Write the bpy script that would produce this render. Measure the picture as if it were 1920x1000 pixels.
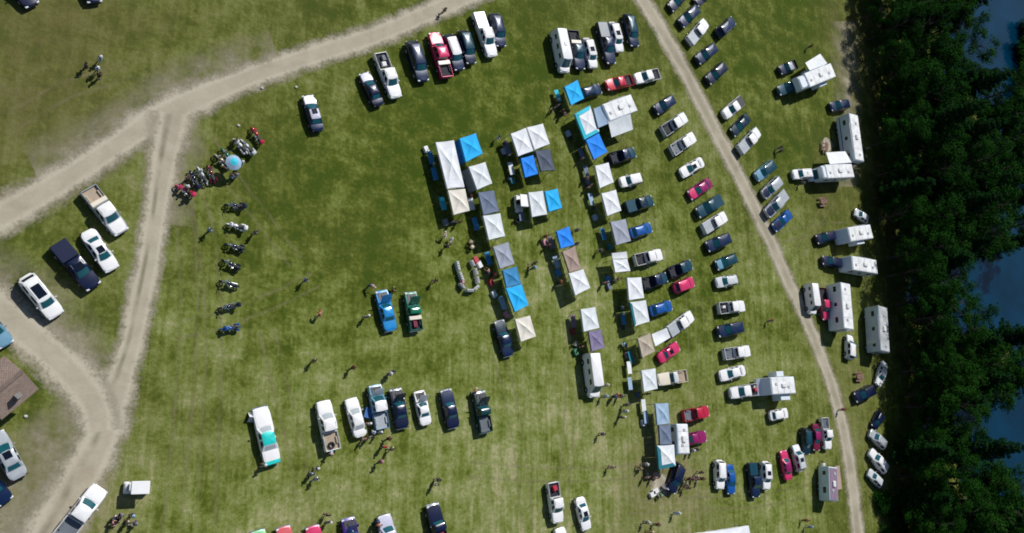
import bpy, math, random
import numpy as np
from mathutils import Vector, Matrix
random.seed(11); RNG = np.random.default_rng(5)
SC = bpy.context.scene
for o in list(bpy.data.objects): bpy.data.objects.remove(o)
COL = SC.collection
R = math.radians

# ------------------------------------------------------------------ camera
HCAM = 93.3
FPX = 1634.0
up_c = Vector((1060.0, 400.0, 1634.0)).normalized()          # world up seen in camera axes
X_c = (Vector((1, 0, 0)) - up_c * up_c.x).normalized()
Y_c = up_c.cross(X_c)
RC = Matrix((X_c, Y_c, up_c))                                  # camera axes -> world axes
cam = bpy.data.cameras.new('camera')
camo = bpy.data.objects.new('camera', cam); COL.objects.link(camo)
cam.sensor_width = 36; cam.lens = FPX / 1920 * 36
cam.clip_start = 1; cam.clip_end = 6000
camo.matrix_world = Matrix.Translation((0, 0, HCAM)) @ RC.to_4x4()
SC.camera = camo

def at(px, py, z=0.0):
    w = RC @ Vector((px - 960.0, 500.0 - py, -FPX))
    t = (HCAM - z) / (-w.z)
    return Vector((w.x * t, w.y * t, z))

# ------------------------------------------------------------------ light
SUN_EL = 48.5
sh = Vector((-0.54, -0.84, 0)).normalized()                   # where shadows fall
sdir = Vector((sh.x * math.cos(R(SUN_EL)), sh.y * math.cos(R(SUN_EL)), -math.sin(R(SUN_EL))))
w = bpy.data.worlds.new('World'); SC.world = w; w.use_nodes = True
nt = w.node_tree; nt.nodes.clear()
sky = nt.nodes.new('ShaderNodeTexSky'); sky.sky_type = 'NISHITA'; sky.sun_disc = False
sky.sun_elevation = R(SUN_EL); sky.sun_rotation = math.atan2(-sh.x, -sh.y)
sky.air_density = 1.0; sky.dust_density = 0.6; sky.ozone_density = 2.5
bg = nt.nodes.new('ShaderNodeBackground'); bg.inputs[1].default_value = 0.06
wo = nt.nodes.new('ShaderNodeOutputWorld')
nt.links.new(sky.outputs[0], bg.inputs[0]); nt.links.new(bg.outputs[0], wo.inputs[0])
sl = bpy.data.lights.new('sun', 'SUN'); sl.energy = 4.2; sl.angle = R(0.5); sl.color = (1.0, 0.975, 0.935)
so = bpy.data.objects.new('sun', sl); COL.objects.link(so)
so.rotation_mode = 'QUATERNION'; so.rotation_quaternion = sdir.to_track_quat('-Z', 'Y')
so.location = (0, 0, 60)
SC.view_settings.view_transform = 'Standard'; SC.view_settings.look = 'None'
SC.view_settings.exposure = 0.06; SC.view_settings.gamma = 1.0
SC.cycles.max_bounces = 6; SC.cycles.transparent_max_bounces = 12
SC.cycles.use_denoising = True
SC.cycles.filter_width = 1.8

# ------------------------------------------------------------------ materials
MATS = {}
def nodes(m):
    m.use_nodes = True
    t = m.node_tree
    return t, t.nodes['Principled BSDF'], t.nodes, t.links
def simple(name, col, rough=0.6, metal=0.0, coat=0.0, var=0.0, vscale=3.0, bump=0.0, spec=0.5):
    if name in MATS: return MATS[name]
    m = bpy.data.materials.new(name); t, b, N, L = nodes(m)
    b.inputs['Base Color'].default_value = (*col, 1)
    b.inputs['Roughness'].default_value = rough
    b.inputs['Metallic'].default_value = metal
    b.inputs['Coat Weight'].default_value = coat
    b.inputs['Coat Roughness'].default_value = 0.08
    b.inputs['Specular IOR Level'].default_value = spec
    if var or bump:
        tc = N.new('ShaderNodeTexCoord'); no = N.new('ShaderNodeTexNoise')
        oi = N.new('ShaderNodeObjectInfo'); ad = N.new('ShaderNodeVectorMath'); ad.operation = 'ADD'
        L.new(tc.outputs['Object'], ad.inputs[0]); L.new(oi.outputs['Random'], ad.inputs[1])
        no.inputs['Scale'].default_value = vscale; no.inputs['Detail'].default_value = 5
        L.new(ad.outputs[0], no.inputs['Vector'])
        if var:
            mr = N.new('ShaderNodeMapRange'); mr.inputs[1].default_value = 0.3; mr.inputs[2].default_value = 0.7
            mr.inputs[3].default_value = 1 - var; mr.inputs[4].default_value = 1 + var * 0.6
            L.new(no.outputs['Fac'], mr.inputs[0])
            mu = N.new('ShaderNodeMix'); mu.data_type = 'RGBA'; mu.blend_type = 'MULTIPLY'; mu.inputs[0].default_value = 1
            mu.inputs[6].default_value = (*col, 1); L.new(mr.outputs[0], mu.inputs[7])
            L.new(mu.outputs[2], b.inputs['Base Color'])
        if bump:
            bp = N.new('ShaderNodeBump'); bp.inputs['Strength'].default_value = bump
            bp.inputs['Distance'].default_value = 0.03
            L.new(no.outputs['Fac'], bp.inputs['Height']); L.new(bp.outputs[0], b.inputs['Normal'])
    MATS[name] = m
    return m
PAINTS = dict(
    white=(.78, .78, .78), cream=(.70, .64, .52), silver=(.42, .45, .48), palegrey=(.55, .58, .60),
    grey=(.16, .18, .20), navy=(.003, .008, .040), darkblue=(.003, .016, .062), teal=(.004, .050, .080),
    darkteal=(.003, .022, .040), blue=(.006, .085, .34), brightblue=(.015, .25, .60), skyblue=(.16, .33, .45),
    red=(.50, .012, .045), pinkred=(.62, .03, .13), maroon=(.17, .006, .035), magenta=(.28, .008, .11),
    green=(.005, .16, .09), darkgreen=(.004, .045, .045), black=(.006, .007, .014), purple=(.045, .012, .22),
    turquoise=(.02, .60, .55), salmon=(.62, .10, .12), lilac=(.50, .50, .62), mint=(.25, .62, .30), tan=(.45, .36, .26))
def paint(c):
    if c in ('white', 'cream', 'palegrey', 'lilac'):
        return simple('paint_' + c, PAINTS[c], 0.42, 0, 0.25, var=0.05, vscale=1.5)
    return simple('paint_' + c, PAINTS[c], 0.30, 0.10, 0.5, var=0.12, vscale=1.5)
M_GLASS = simple('glass_tint', (.008, .085, .105), 0.08, 0, 0.3, spec=0.8)
M_GLASS_GLARE = simple('glass_painted_glare', (.40, .44, .46), 0.15, 0, 0.3)  # pale base colour paints sky and sun glare onto the glass
M_GLASSD = simple('glass_dark', (.004, .008, .018), 0.12, 0, 0.1)
M_TYRE = simple('rubber', (.012, .012, .014), 0.85, var=.2)
M_RIM = simple('alloy', (.45, .46, .48), 0.35, 0.8)
M_CHROME = simple('chrome', (.75, .76, .78), 0.18, 1.0)
M_DARK = simple('dark_plastic', (.010, .011, .016), 0.6)
M_LAMP = simple('lamp_lens', (.75, .78, .8), 0.12, 0, .5)
M_TAIL = simple('tail_lens', (.10, .006, .006), 0.2, 0, .5)
M_BED = simple('bed_liner', (.010, .012, .022), 0.75, var=.3)
M_POLE = simple('dark_pole', (.05, .05, .055), 0.6)
M_STEEL = simple('steel', (.30, .31, .33), 0.4, 0.8)

# ------------------------------------------------------------------ mesh helper
class MB:
    def __init__(s): s.v = []; s.f = []
    def add(s, vs, fs):
        k = len(s.v); s.v += [tuple(p) for p in vs]; s.f += [tuple(i + k for i in f) for f in fs]; return s
    def box(s, c, d, rz=0.0, taper=1.0, bev=0.0):
        cx, cy, cz = c; dx, dy, dz = d[0] / 2, d[1] / 2, d[2] / 2
        ca, sa = math.cos(rz), math.sin(rz)
        if bev > 0:
            b = min(bev, dx * .6, dy * .6); bz = min(bev, dz * .6)
            rings = []
            for z, ins, tp in ((-dz, 0, 1), (dz - bz, 0, taper), (dz, b, taper)):
                q = []
                for sx, sy in ((1, 1), (-1, 1), (-1, -1), (1, -1)):
                    px, py = (dx * tp - ins) * sx, (dy * tp - ins) * sy
                    if sx * sy > 0: pts = ((px, py - sy * b), (px - sx * b, py))
                    else: pts = ((px - sx * b, py), (px, py - sy * b))
                    q += [pts[0], pts[1]]
                rings.append([(cx + x * ca - y * sa, cy + x * sa + y * ca, cz + z) for x, y in q])
            vs = sum(rings, []); fs = []
            for r in range(2):
                for i in range(8): j = (i + 1) % 8; fs.append((r * 8 + i, r * 8 + j, r * 8 + 8 + j, r * 8 + 8 + i))
            fs.append(tuple(range(16, 24))); fs.append(tuple(range(7, -1, -1)))
            return s.add(vs, fs)
        vs = []
        for z, tp in ((-dz, 1), (dz, taper)):
            for x, y in ((-dx, -dy), (dx, -dy), (dx, dy), (-dx, dy)):
                x *= tp; y *= tp
                vs.append((cx + x * ca - y * sa, cy + x * sa + y * ca, cz + z))
        return s.add(vs, [(3, 2, 1, 0), (4, 5, 6, 7), (0, 1, 5, 4), (1, 2, 6, 5), (2, 3, 7, 6), (3, 0, 4, 7)])
    def tube(s, a, b, r, r2=None, n=8, cap=True):
        a = Vector(a); b = Vector(b); r2 = r if r2 is None else r2
        d = (b - a).normalized(); u = d.orthogonal().normalized(); w_ = d.cross(u)
        vs = []
        for p, rr in ((a, r), (b, r2)):
            for i in range(n):
                t = 2 * math.pi * i / n
                vs.append(p + (u * math.cos(t) + w_ * math.sin(t)) * rr)
        fs = [(i, (i + 1) % n, n + (i + 1) % n, n + i) for i in range(n)]
        if cap: fs += [tuple(range(n - 1, -1, -1)), tuple(range(n, 2 * n))]
        return s.add(vs, fs)
    def ball(s, c, r, n=8, m=5, sc=(1, 1, 1), half=False):
        vs = []; fs = []
        lo = 0 if half else -1
        for j in range(m + 1):
            ph = (lo + (1 - lo) * j / m) * math.pi / 2
            for i in range(n):
                t = 2 * math.pi * i / n
                vs.append((c[0] + r * sc[0] * math.cos(ph) * math.cos(t), c[1] + r * sc[1] * math.cos(ph) * math.sin(t), c[2] + r * sc[2] * math.sin(ph)))
        for j in range(m):
            for i in range(n): fs.append((j * n + i, j * n + (i + 1) % n, (j + 1) * n + (i + 1) % n, (j + 1) * n + i))
        return s.add(vs, fs)
    def grid(s, P, nu, nv, flip=False):
        fs = []
        for i in range(nu - 1):
            for j in range(nv - 1):
                f = (i * nv + j, (i + 1) * nv + j, (i + 1) * nv + j + 1, i * nv + j + 1)
                fs.append(f[::-1] if flip else f)
        return s.add(P, fs)
    def mesh(s, name, mat=None, smooth=False, angle=None):
        m = bpy.data.meshes.new(name); m.from_pydata(s.v, [], s.f); m.validate()
        if mat is not None: m.materials.append(mat)
        if smooth:
            m.polygons.foreach_set('use_smooth', [True] * len(m.polygons))
            if angle:
                try: m.set_sharp_from_angle(angle=R(angle))
                except Exception: pass
        m.update(); return m
    def obj(s, name, mat=None, parent=None, smooth=False, angle=None):
        return link(name, s.mesh(name, mat, smooth, angle), parent)
def link(name, data, parent=None, mat=None):
    o = bpy.data.objects.new(name, data); COL.objects.link(o)
    if parent is not None: o.parent = parent
    if mat is not None and data is not None:
        o.material_slots[0].link = 'OBJECT'; o.material_slots[0].material = mat
    return o
def tag(o, label=None, cat=None, group=None, kind=None):
    if label: o['label'] = label
    if cat: o['category'] = cat
    if group: o['group'] = group
    if kind: o['kind'] = kind
    return o
def root(name, loc, rz, label, cat, group=None, sc=None):
    o = bpy.data.objects.new(name, None); COL.objects.link(o)
    o.location = loc; o.rotation_euler = (0, 0, rz); o.empty_display_size = 0.2
    if sc: o.scale = sc
    return tag(o, label, cat, group)

# ------------------------------------------------------------------ ground
# (px, py, dryness, brownness) of the turf; upper-field values also carry painted vignette darkening
DRY_AND_VIGNETTE = [(345,250,.55,.3),(350,330,.45,.2),(240,320,.45,.4),(110,430,.42,.3),(420,200,.45,.3),(560,150,.35,.3),(200,210,.42,.6),(60,330,.42,.6),(400,120,.40,.4),(180,600,.55,.4),(225,600,.5,.2),(130,780,.6,.5),(120,830,.65,.6),(60,910,.7,.7),(20,950,.7,.7),(230,850,.6,.3),(1310,250,.45,.3),(1420,470,.5,.3),(1530,600,.5,.3),(1630,830,.45,.5),(100,50,.30,.75),(50,200,.36,.8),(300,60,.36,.6),(500,40,.30,.45),(250,130,.28,.4),(600,180,.2,.25),(650,300,.12,.1),(750,250,.10,.1),
(450,200,.3,.3),(550,400,.12,.15),(700,420,.12,.15),(400,450,.32,.15),(330,600,.35,.1),(340,800,.5,.3),(450,700,.5,.2),(600,680,.5,.1),
(550,560,.35,.1),(800,660,.5,.1),(880,620,.45,.1),(850,850,.62,.1),(950,800,.62,.1),(700,900,.62,.15),(500,950,.55,.15),(350,950,.5,.1),
(950,930,.7,.2),(1150,800,.66,.2),(1100,900,.62,.1),(1250,950,.62,.15),(1450,950,.5,.1),(1100,480,.6,.1),(1040,560,.6,.1),(900,200,.1,.1),
(960,120,.15,.1),(1000,20,.15,.2),(1110,20,.2,.3),(950,470,.45,.1),(820,480,.3,.1),(1250,400,.3,.1),(1300,480,.34,.1),(1230,300,.36,.2),
(1380,130,.14,.1),(1450,200,.22,.2),(1500,20,.10,.1),(1580,60,.3,.5),(1480,290,.10,.1),(1550,350,.22,.5),(1530,450,.36,.4),(1480,480,.46,.2),
(1440,520,.46,.1),(1440,640,.5,.1),(1350,850,.55,.1),(1500,740,.46,.2),(1600,740,.4,.5),(1620,950,.3,.3),(1050,330,.42,.2),(780,330,.12,.1),
(150,470,.24,.2),(220,520,.5,.4),(160,600,.45,.3),(110,700,.04,0),(75,780,.08,.1),(60,950,.65,.6),(100,860,.5,.5),(30,480,.2,.2),(1200,30,.3,.3),
(620,330,.12,.1),(560,250,.16,.15),(850,230,.12,.1),(1270,560,.3,.05),(1300,640,.3,.05),(1180,240,.3,.3),(690,520,.2,.1),(630,450,.12,.2),
(1500,180,.15,.15),(1240,905,.85,.9),(1250,915,.8,.8),(1090,590,.6,.1),(200,120,.3,.7),(430,90,.4,.5),(380,120,.32,.3),(1680,800,.1,0),(1700,500,.1,.3)]
dpx = np.array([[at(a, b).x, at(a, b).y] for a, b, _, _ in DRY_AND_VIGNETTE]); dval = np.array([[c, d] for _, _, c, d in DRY_AND_VIGNETTE])
def dryness(x, y):
    d2 = (dpx[:, 0] - x) ** 2 + (dpx[:, 1] - y) ** 2
    k = 1.0 / (d2 + 9.0) ** 1.6
    return (k[:, None] * dval).sum(0) / k.sum()
XE = [(-130,1735),(60,1745),(130,1752),(175,1768),(225,1850),(300,1880),(400,1870),(450,1800),(480,1745),(505,1708),(560,1690),(600,1700),(640,1830),(700,1850),(740,1790),(775,1728),(850,1722),(885,1810),(1000,1850),(1190,1860)]
bankp = [(y_, x_ + 22) for y_, x_ in XE]
bank = [(at(x, y).y, at(x, y).x) for y, x in bankp]; bank.sort()
by = [b[0] for b in bank]; bx = [b[1] for b in bank]
def bank_x(y): return float(np.interp(y, by, bx))
def gz(x, y):
    d = x - bank_x(y)
    if d < -3: return 0.0
    return -1.6 * min(1.0, (d + 3) / 4.0) if d < 170 else -1.6 + 2.2 * min(1.0, (d - 170) / 8)
xs = [-2500, -900, -300, -120] + list(np.arange(-60, 150, 1.1)) + [165, 200, 400, 1000, 3000]
ys = [-2500, -900, -300, -110] + list(np.arange(-70, 95, 1.1)) + [120, 300, 900, 3000]
V = []; D = []
for x in xs:
    for y in ys:
        V.append((x, y, gz(x, y))); D.append(dryness(x, y))
g = MB().grid(V, len(xs), len(ys)); gm = g.mesh('ground', None, True)
D = np.array(D)
for i, nm in enumerate(('dry', 'brown')):
    a = gm.attributes.new(nm, 'FLOAT', 'POINT'); a.data.foreach_set('value', D[:, i].astype('f'))
m = bpy.data.materials.new('turf'); t, b, N, L = nodes(m); gm.materials.append(m)
tc = N.new('ShaderNodeTexCoord')
def noise(scale, detail=4, rough=.55, mp=None, dist=0.0):
    n = N.new('ShaderNodeTexNoise'); n.inputs['Scale'].default_value = scale; n.inputs['Detail'].default_value = detail
    n.inputs['Roughness'].default_value = rough; n.inputs['Distortion'].default_value = dist
    if mp:
        k = N.new('ShaderNodeMapping'); k.inputs['Rotation'].default_value = (0, 0, mp[0]); k.inputs['Scale'].default_value = mp[1]
        L.new(tc.outputs['Object'], k.inputs[0]); L.new(k.outputs[0], n.inputs['Vector'])
    else: L.new(tc.outputs['Object'], n.inputs['Vector'])
    return n.outputs['Fac']
def math_(op, a, b_=None, c=None, clamp=False):
    n = N.new('ShaderNodeMath'); n.operation = op; n.use_clamp = clamp
    for i, q in enumerate((a, b_, c)):
        if q is None: continue
        if isinstance(q, (int, float)): n.inputs[i].default_value = q
        else: L.new(q, n.inputs[i])
    return n.outputs[0]
def attr(n_):
    n = N.new('ShaderNodeAttribute'); n.attribute_name = n_; return n.outputs['Fac']
def mix(f, a, b_):
    n = N.new('ShaderNodeMix'); n.data_type = 'RGBA'
    if isinstance(f, float): n.inputs[0].default_value = f
    else: L.new(f, n.inputs[0])
    for i, q in ((6, a), (7, b_)):
        if isinstance(q, tuple): n.inputs[i].default_value = (*q, 1)
        else: L.new(q, n.inputs[i])
    return n.outputs[2]
big = noise(0.10, 3); midn = noise(0.42, 5, .6); fine = noise(2.1, 6, .7); vfine = noise(9.0, 5, .75)
streak = noise(1.0, 4, .62, (R(-4), (1.15, 0.10, 1)), .6)           # mowing lines up and down the field
streak2 = noise(1.0, 3, .6, (R(33), (0.15, 1.0, 1)), .4)
v = math_('ADD', attr('dry'), math_('MULTIPLY', math_('SUBTRACT', midn, .5), 1.45))
v = math_('ADD', v, math_('MULTIPLY', math_('SUBTRACT', streak, .5), math_('MULTIPLY_ADD', attr('dry'), 1.15, .35)))
v = math_('ADD', v, math_('MULTIPLY', math_('SUBTRACT', streak2, .5), .25))
v = math_('ADD', v, math_('MULTIPLY', math_('SUBTRACT', fine, .5), 1.25))
v = math_('ADD', v, math_('MULTIPLY', math_('SUBTRACT', big, .5), .9), None)
cr = N.new('ShaderNodeValToRGB'); L.new(v, cr.inputs[0])
e = cr.color_ramp.elements
e[0].position = -0.0; e[0].color = (.040, .072, .004, 1); e[1].position = 1.0; e[1].color = (.355, .345, .180, 1)
for p, c in ((.22, (.076, .102, .010)), (.45, (.136, .172, .032)), (.7, (.205, .238, .076))):
    q = e.new(p); q.color = (*c, 1)
brn = math_('MULTIPLY', attr('brown'), math_('ADD', math_('MULTIPLY', midn, 1.6), .12), None, True)
c1 = mix(brn, cr.outputs[0], (.118, .100, .040))
sp = math_('MULTIPLY', math_('SUBTRACT', vfine, .5), 1.5)
hs = N.new('ShaderNodeHueSaturation'); L.new(c1, hs.inputs['Color'])
L.new(math_('ADD', math_('MULTIPLY', sp, 1.0), 1.0), hs.inputs['Value'])
L.new(hs.outputs[0], b.inputs['Base Color']); b.inputs['Roughness'].default_value = .95; b.inputs['Specular IOR Level'].default_value = .1
bp = N.new('ShaderNodeBump'); bp.inputs['Strength'].default_value = .55; bp.inputs['Distance'].default_value = .12
L.new(math_('ADD', fine, math_('MULTIPLY', vfine, .5)), bp.inputs['Height']); L.new(bp.outputs[0], b.inputs['Normal'])
go = link('ground', gm); tag(go, 'mown grass field with dry and lush patches', None, None, 'structure')

# river
wm = simple('river_water', (.000, .026, .058), 0.10, 0, 0, var=.35, vscale=.12, bump=.5, spec=.3)
wv = [(bank_x(y) - 4, y, -.55) for y in np.arange(-160, 200, 6)] + [(bank_x(y) + 190, y, -.55) for y in np.arange(-160, 200, 6)]
n_ = len(wv) // 2
MB().add(wv, [(i, n_ + i, n_ + i + 1, i + 1) for i in range(n_ - 1)]).obj('river', wm)
tag(bpy.data.objects['river'], 'dark blue river beyond the trees', None, None, 'structure')

# dirt tracks
def track_mat(name, ruts):
    global N, L, tc
    m = bpy.data.materials.new(name); t, b, N, L = nodes(m); tc = N.new('ShaderNodeTexCoord')
    uv = N.new('ShaderNodeSeparateXYZ'); L.new(tc.outputs['UV'], uv.inputs[0])
    a = noise(.5, 5, .6); bf = noise(3.0, 6, .7); cfn = noise(12.0, 4, .7)
    col = mix(math_('MULTIPLY', math_('ADD', a, math_('MULTIPLY', bf, .6)), .75, None, True), (.26, .225, .165), (.48, .435, .335))
    col = mix(math_('MULTIPLY', math_('SUBTRACT', cfn, .45), 1.2, None, True), col, (.27, .24, .18))
    st_ = noise(.16, 4, .65, None, 1.2)
    col = mix(math_('MULTIPLY', math_('SUBTRACT', st_, .50), 3.0, None, True), col, (.30, .255, .185))
    rt = math_('ABSOLUTE', math_('SUBTRACT', math_('ABSOLUTE', math_('SUBTRACT', uv.outputs[1], .5)), .20))
    col = mix(math_('MULTIPLY', math_('SUBTRACT', .075, rt), math_('MULTIPLY', bf, 9.0), None, True), col, (.54, .495, .39))
    wear = math_('ABSOLUTE', math_('SUBTRACT', uv.outputs[1], .5))          # 0 centre, .5 edge
    edge = math_('SUBTRACT', math_('MULTIPLY', math_('SUBTRACT', .5, wear), 4.2), .12)
    edge = math_('ADD', edge, math_('MULTIPLY', math_('SUBTRACT', bf, .5), 1.8))
    edge = math_('ADD', edge, math_('MULTIPLY', math_('SUBTRACT', a, .52), 1.6), None, True)
    if ruts:
        cs = math_('SUBTRACT', 1.0, math_('MULTIPLY', math_('ABSOLUTE', math_('SUBTRACT', uv.outputs[1], ruts[2])), ruts[1]), None, True)
        rl = noise(.22, 3, .5)
        cs = math_('MULTIPLY', cs, math_('MULTIPLY', math_('SUBTRACT', rl, .40), 6.0, None, True))
        cs = math_('MULTIPLY', math_('MULTIPLY', cs, math_('ADD', bf, .3)), ruts[0], None, True)
        edge = math_('SUBTRACT', edge, cs, None, True)
    L.new(col, b.inputs['Base Color']); b.inputs['Roughness'].default_value = .95; b.inputs['Specular IOR Level'].default_value = .1
    bp = N.new('ShaderNodeBump'); bp.inputs['Strength'].default_value = .4; bp.inputs['Distance'].default_value = .06
    L.new(bf, bp.inputs['Height']); L.new(bp.outputs[0], b.inputs['Normal'])
    L.new(edge, b.inputs['Alpha'])
    return m
def strip(name, pts, z, mat, label):
    P = [(Vector((a, b_)), c) for a, b_, c in pts]
    fine_ = []
    for i in range(len(P) - 1):
        p0 = P[max(0, i - 1)]; p1 = P[i]; p2 = P[i + 1]; p3 = P[min(len(P) - 1, i + 2)]
        for k in range(8):
            t = k / 8; h = lambda a, b_, c, d: 0.5 * ((2 * b_) + (-a + c) * t + (2 * a - 5 * b_ + 4 * c - d) * t * t + (-a + 3 * b_ - 3 * c + d) * t ** 3)
            fine_.append((h(p0[0], p1[0], p2[0], p3[0]), h(p0[1], p1[1], p2[1], p3[1])))
    fine_.append(P[-1])
    vs = []; uvs = []
    NW = 5; acc = 0
    for i, (c, w_) in enumerate(fine_):
        d = (fine_[min(i + 1, len(fine_) - 1)][0] - fine_[max(i - 1, 0)][0]).normalized(); n = Vector((-d.y, d.x))
        w_ *= 1.24
        a = at(*(c + n * w_ / 2), 0); b_ = at(*(c - n * w_ / 2), 0)
        if i: acc += (a - pa).length
        pa = a
        for k in range(NW):
            q = a.lerp(b_, k / (NW - 1)); q.z = z; vs.append(q); uvs.append((acc * .1, k / (NW - 1)))
    me = MB().grid(vs, len(fine_), NW, flip=False).mesh(name, mat)
    if me.polygons[0].normal.z < 0: me.flip_normals()
    u = me.uv_layers.new(name='UVMap')
    for lp in me.loops: u.data[lp.index].uv = uvs[lp.vertex_index]
    o = link(name, me); tag(o, label, None, None, 'structure'); return o
TM = track_mat('dirt_track', None); TR = track_mat('rutted_track', (.75, 13.0, .42)); TN = track_mat('narrow_track', (.35, 4.0, .5))
strip('dirt_road', [(-160,490,92),(-60,438,85),(0,406,80),(80,362,76),(150,318,68),(220,272,68),(290,225,78),(360,190,76),(430,160,60),(500,133,56),(600,100,54),(700,68,52),(780,35,50),(860,0,50),(960,-45,50),(1060,-90,50)], .008, TM, 'wide pale dirt road sweeping across the upper left')
strip('dirt_road', [(325,215,90),(310,290,76),(300,350,64),(291,410,58),(280,480,60),(264,560,62),(247,640,60),(228,700,72),(208,760,96),(190,820,92),(160,880,104),(126,945,112),(90,1010,126),(40,1110,150)], .013, TR, 'rutted dirt track running down the left side')
strip('dirt_road', [(-120,520,150),(-40,560,112),(10,592,98),(56,630,92),(100,668,92),(142,712,92),(176,760,88),(185,810,76)], .018, TM, 'short dirt spur joining the track from the left edge')
strip('dirt_road', [(1110,-160,32),(1160,-75,32),(1200,-8,31),(1243,62,31),(1292,150,30),(1340,243,29),(1390,340,28),(1437,436,27),(1479,530,26),(1516,610,25),(1548,690,25),(1573,770,25),(1590,850,26),(1601,930,27),(1609,1010,27),(1618,1100,27)], .008, TN, 'narrow dirt lane running between the parked rows and the tree line')

def grass_track(nm='pressed_grass', amp=.42, col_=(.27, .24, .125)):
    global N, L, tc
    m = bpy.data.materials.new(nm); t, b, N, L = nodes(m); tc = N.new('ShaderNodeTexCoord')
    uv = N.new('ShaderNodeSeparateXYZ'); L.new(tc.outputs['UV'], uv.inputs[0])
    a_ = noise(.35, 4, .6); f_ = noise(2.5, 5, .7)
    e_ = math_('MULTIPLY', math_('SUBTRACT', .5, math_('ABSOLUTE', math_('SUBTRACT', uv.outputs[1], .5))), 3.0)
    e_ = math_('MULTIPLY', math_('MULTIPLY', e_, math_('SUBTRACT', a_, .30), None, True), math_('MULTIPLY', f_, 3.6), None, True)
    L.new(math_('MULTIPLY', e_, amp, None, True), b.inputs['Alpha']); b.inputs['Base Color'].default_value = (*col_, 1); b.inputs['Roughness'].default_value = .95
    return m
GTM = grass_track()
for q in ([(340,340),(350,450),(355,560),(350,700),(335,860),(320,1010)],[(362,350),(385,430),(398,540),(402,680),(392,840),(385,1010)],
          [(330,620),(420,600),(520,560),(600,520)],[(1290,440),(1295,560),(1300,680),(1310,820),(1322,1000)],[(1325,560),(1330,660),(1335,800),(1340,860)],[(880,880),(1000,890),(1120,890),(1230,880)],[(1400,450),(1460,445),(1530,430),(1600,425)],
          [(1480,520),(1500,470),(1530,420),(1560,370)],[(1180,950),(1300,945),(1420,940),(1520,920),(1590,900)],[(1060,560),(1075,660),(1070,760),(1060,880),(1050,1000)],[(930,640),(960,760),(980,880),(990,1010)],[(500,620),(520,700),(560,860),(575,1010)],
          [(380,250),(430,330),(500,420),(560,500)],[(240,130),(120,170),(20,230)],[(1150,250),(1190,330),(1220,420),(1235,470)],[(1420,600),(1440,680),(1440,800),(1420,1000)]):
    for off in (-.85, .85):
        P0 = [at(*p_) for p_ in q]; w4 = []
        for i_ in range(len(P0)):
            d_ = (P0[min(i_ + 1, len(P0) - 1)] - P0[max(0, i_ - 1)]).normalized(); w4.append(P0[i_] + Vector((-d_.y, d_.x, 0)) * off)
        fin = []
        for i_ in range(len(w4) - 1):
            for k_ in range(10): fin.append(w4[i_].lerp(w4[i_ + 1], k_ / 10) + Vector((RNG.uniform(-.06, .06), RNG.uniform(-.06, .06), 0)))
        vs = []; uvs = []; acc = 0
        for i_ in range(len(fin)):
            d_ = (fin[min(i_ + 1, len(fin) - 1)] - fin[max(0, i_ - 1)]).normalized(); n_ = Vector((-d_.y, d_.x, 0)); acc += .5
            for k_ in range(3): p_ = fin[i_] + n_ * (k_ - 1) * .28; vs.append((p_.x, p_.y, .004)); uvs.append((acc, k_ / 2))
        me = MB().grid(vs, len(fin), 3).mesh('wheel_track', GTM)
        if me.polygons[0].normal.z < 0: me.flip_normals()
        u = me.uv_layers.new(name='UVMap')
        for lp in me.loops: u.data[lp.index].uv = uvs[lp.vertex_index]
        tag(link('wheel_track', me), 'faint wheel track pressed into the grass', None, None, 'structure')

WS = grass_track('worn_soil', .9, (.34, .30, .21))
strip('worn_ground', [(150,740,50),(112,800,100),(75,870,150),(35,940,190),(-20,1030,230)], .0055, WS, 'bare worn ground spreading beside the track at the lower left')
strip('worn_ground', [(300,215,120),(325,285,110),(322,350,90),(312,420,80)], .0055, WS, 'worn grass edge around the fork of the dirt roads')
strip('worn_ground', [(-40,520,130),(40,560,150),(110,620,130),(175,700,110)], .0055, WS, 'worn ground along the dirt spur')
strip('worn_ground', [(70,330,120),(220,250,110),(350,165,110),(520,105,90)], .0055, WS, 'worn verge along the wide dirt road')
strip('worn_ground', [(1585,40,50),(1590,200,50),(1590,350,40)], .0055, WS, 'dry worn strip along the foot of the trees')
strip('bare_patch', [(1232,888,8),(1236,898,34),(1240,910,42),(1238,922,34),(1236,932,8)], .006, TN, 'bare straw-coloured patch below the teal-bordered canopy')
strip('bare_patch', [(1548,258,6),(1550,272,26),(1549,288,8)], .006, TN, 'bare patch around the picnic table by the long motorhome')

# ------------------------------------------------------------------ house
A, B_, C_ = at(11, 665, 3), at(70, 732, 3), at(0, 790, 3)
ev = (B_ - A); nv_ = (C_ - B_)
hr = root('house', (*((A + C_) / 2).xy, 0), math.atan2(nv_.y, nv_.x), 'house with brown shingled roof at the lower left edge', 'house')
hw, hd = nv_.length, ev.length
mr = simple('shingle', (.20, .135, .10), .9, var=.45, vscale=1.4, bump=.8)
t, b, N, L = mr.node_tree, mr.node_tree.nodes['Principled BSDF'], mr.node_tree.nodes, mr.node_tree.links
br = N.new('ShaderNodeTexBrick'); br.inputs['Scale'].default_value = 2.2; br.inputs['Color1'].default_value = (.42, .32, .26, 1)
br.inputs['Color2'].default_value = (.30, .22, .18, 1); br.inputs['Mortar'].default_value = (.07, .05, .04, 1); br.inputs['Mortar Size'].default_value = .04
tc = N.new('ShaderNodeTexCoord'); L.new(tc.outputs['Object'], br.inputs['Vector']); L.new(br.outputs[0], b.inputs['Base Color'])
wl = MB().box((0, 0, 1.45), (hw - .9, hd - .9, 2.9)); wl.obj('wall', simple('siding', (.35, .30, .24), .8, var=.15), hr)
rf = MB(); h2, d2 = hw / 2, hd / 2
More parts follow.
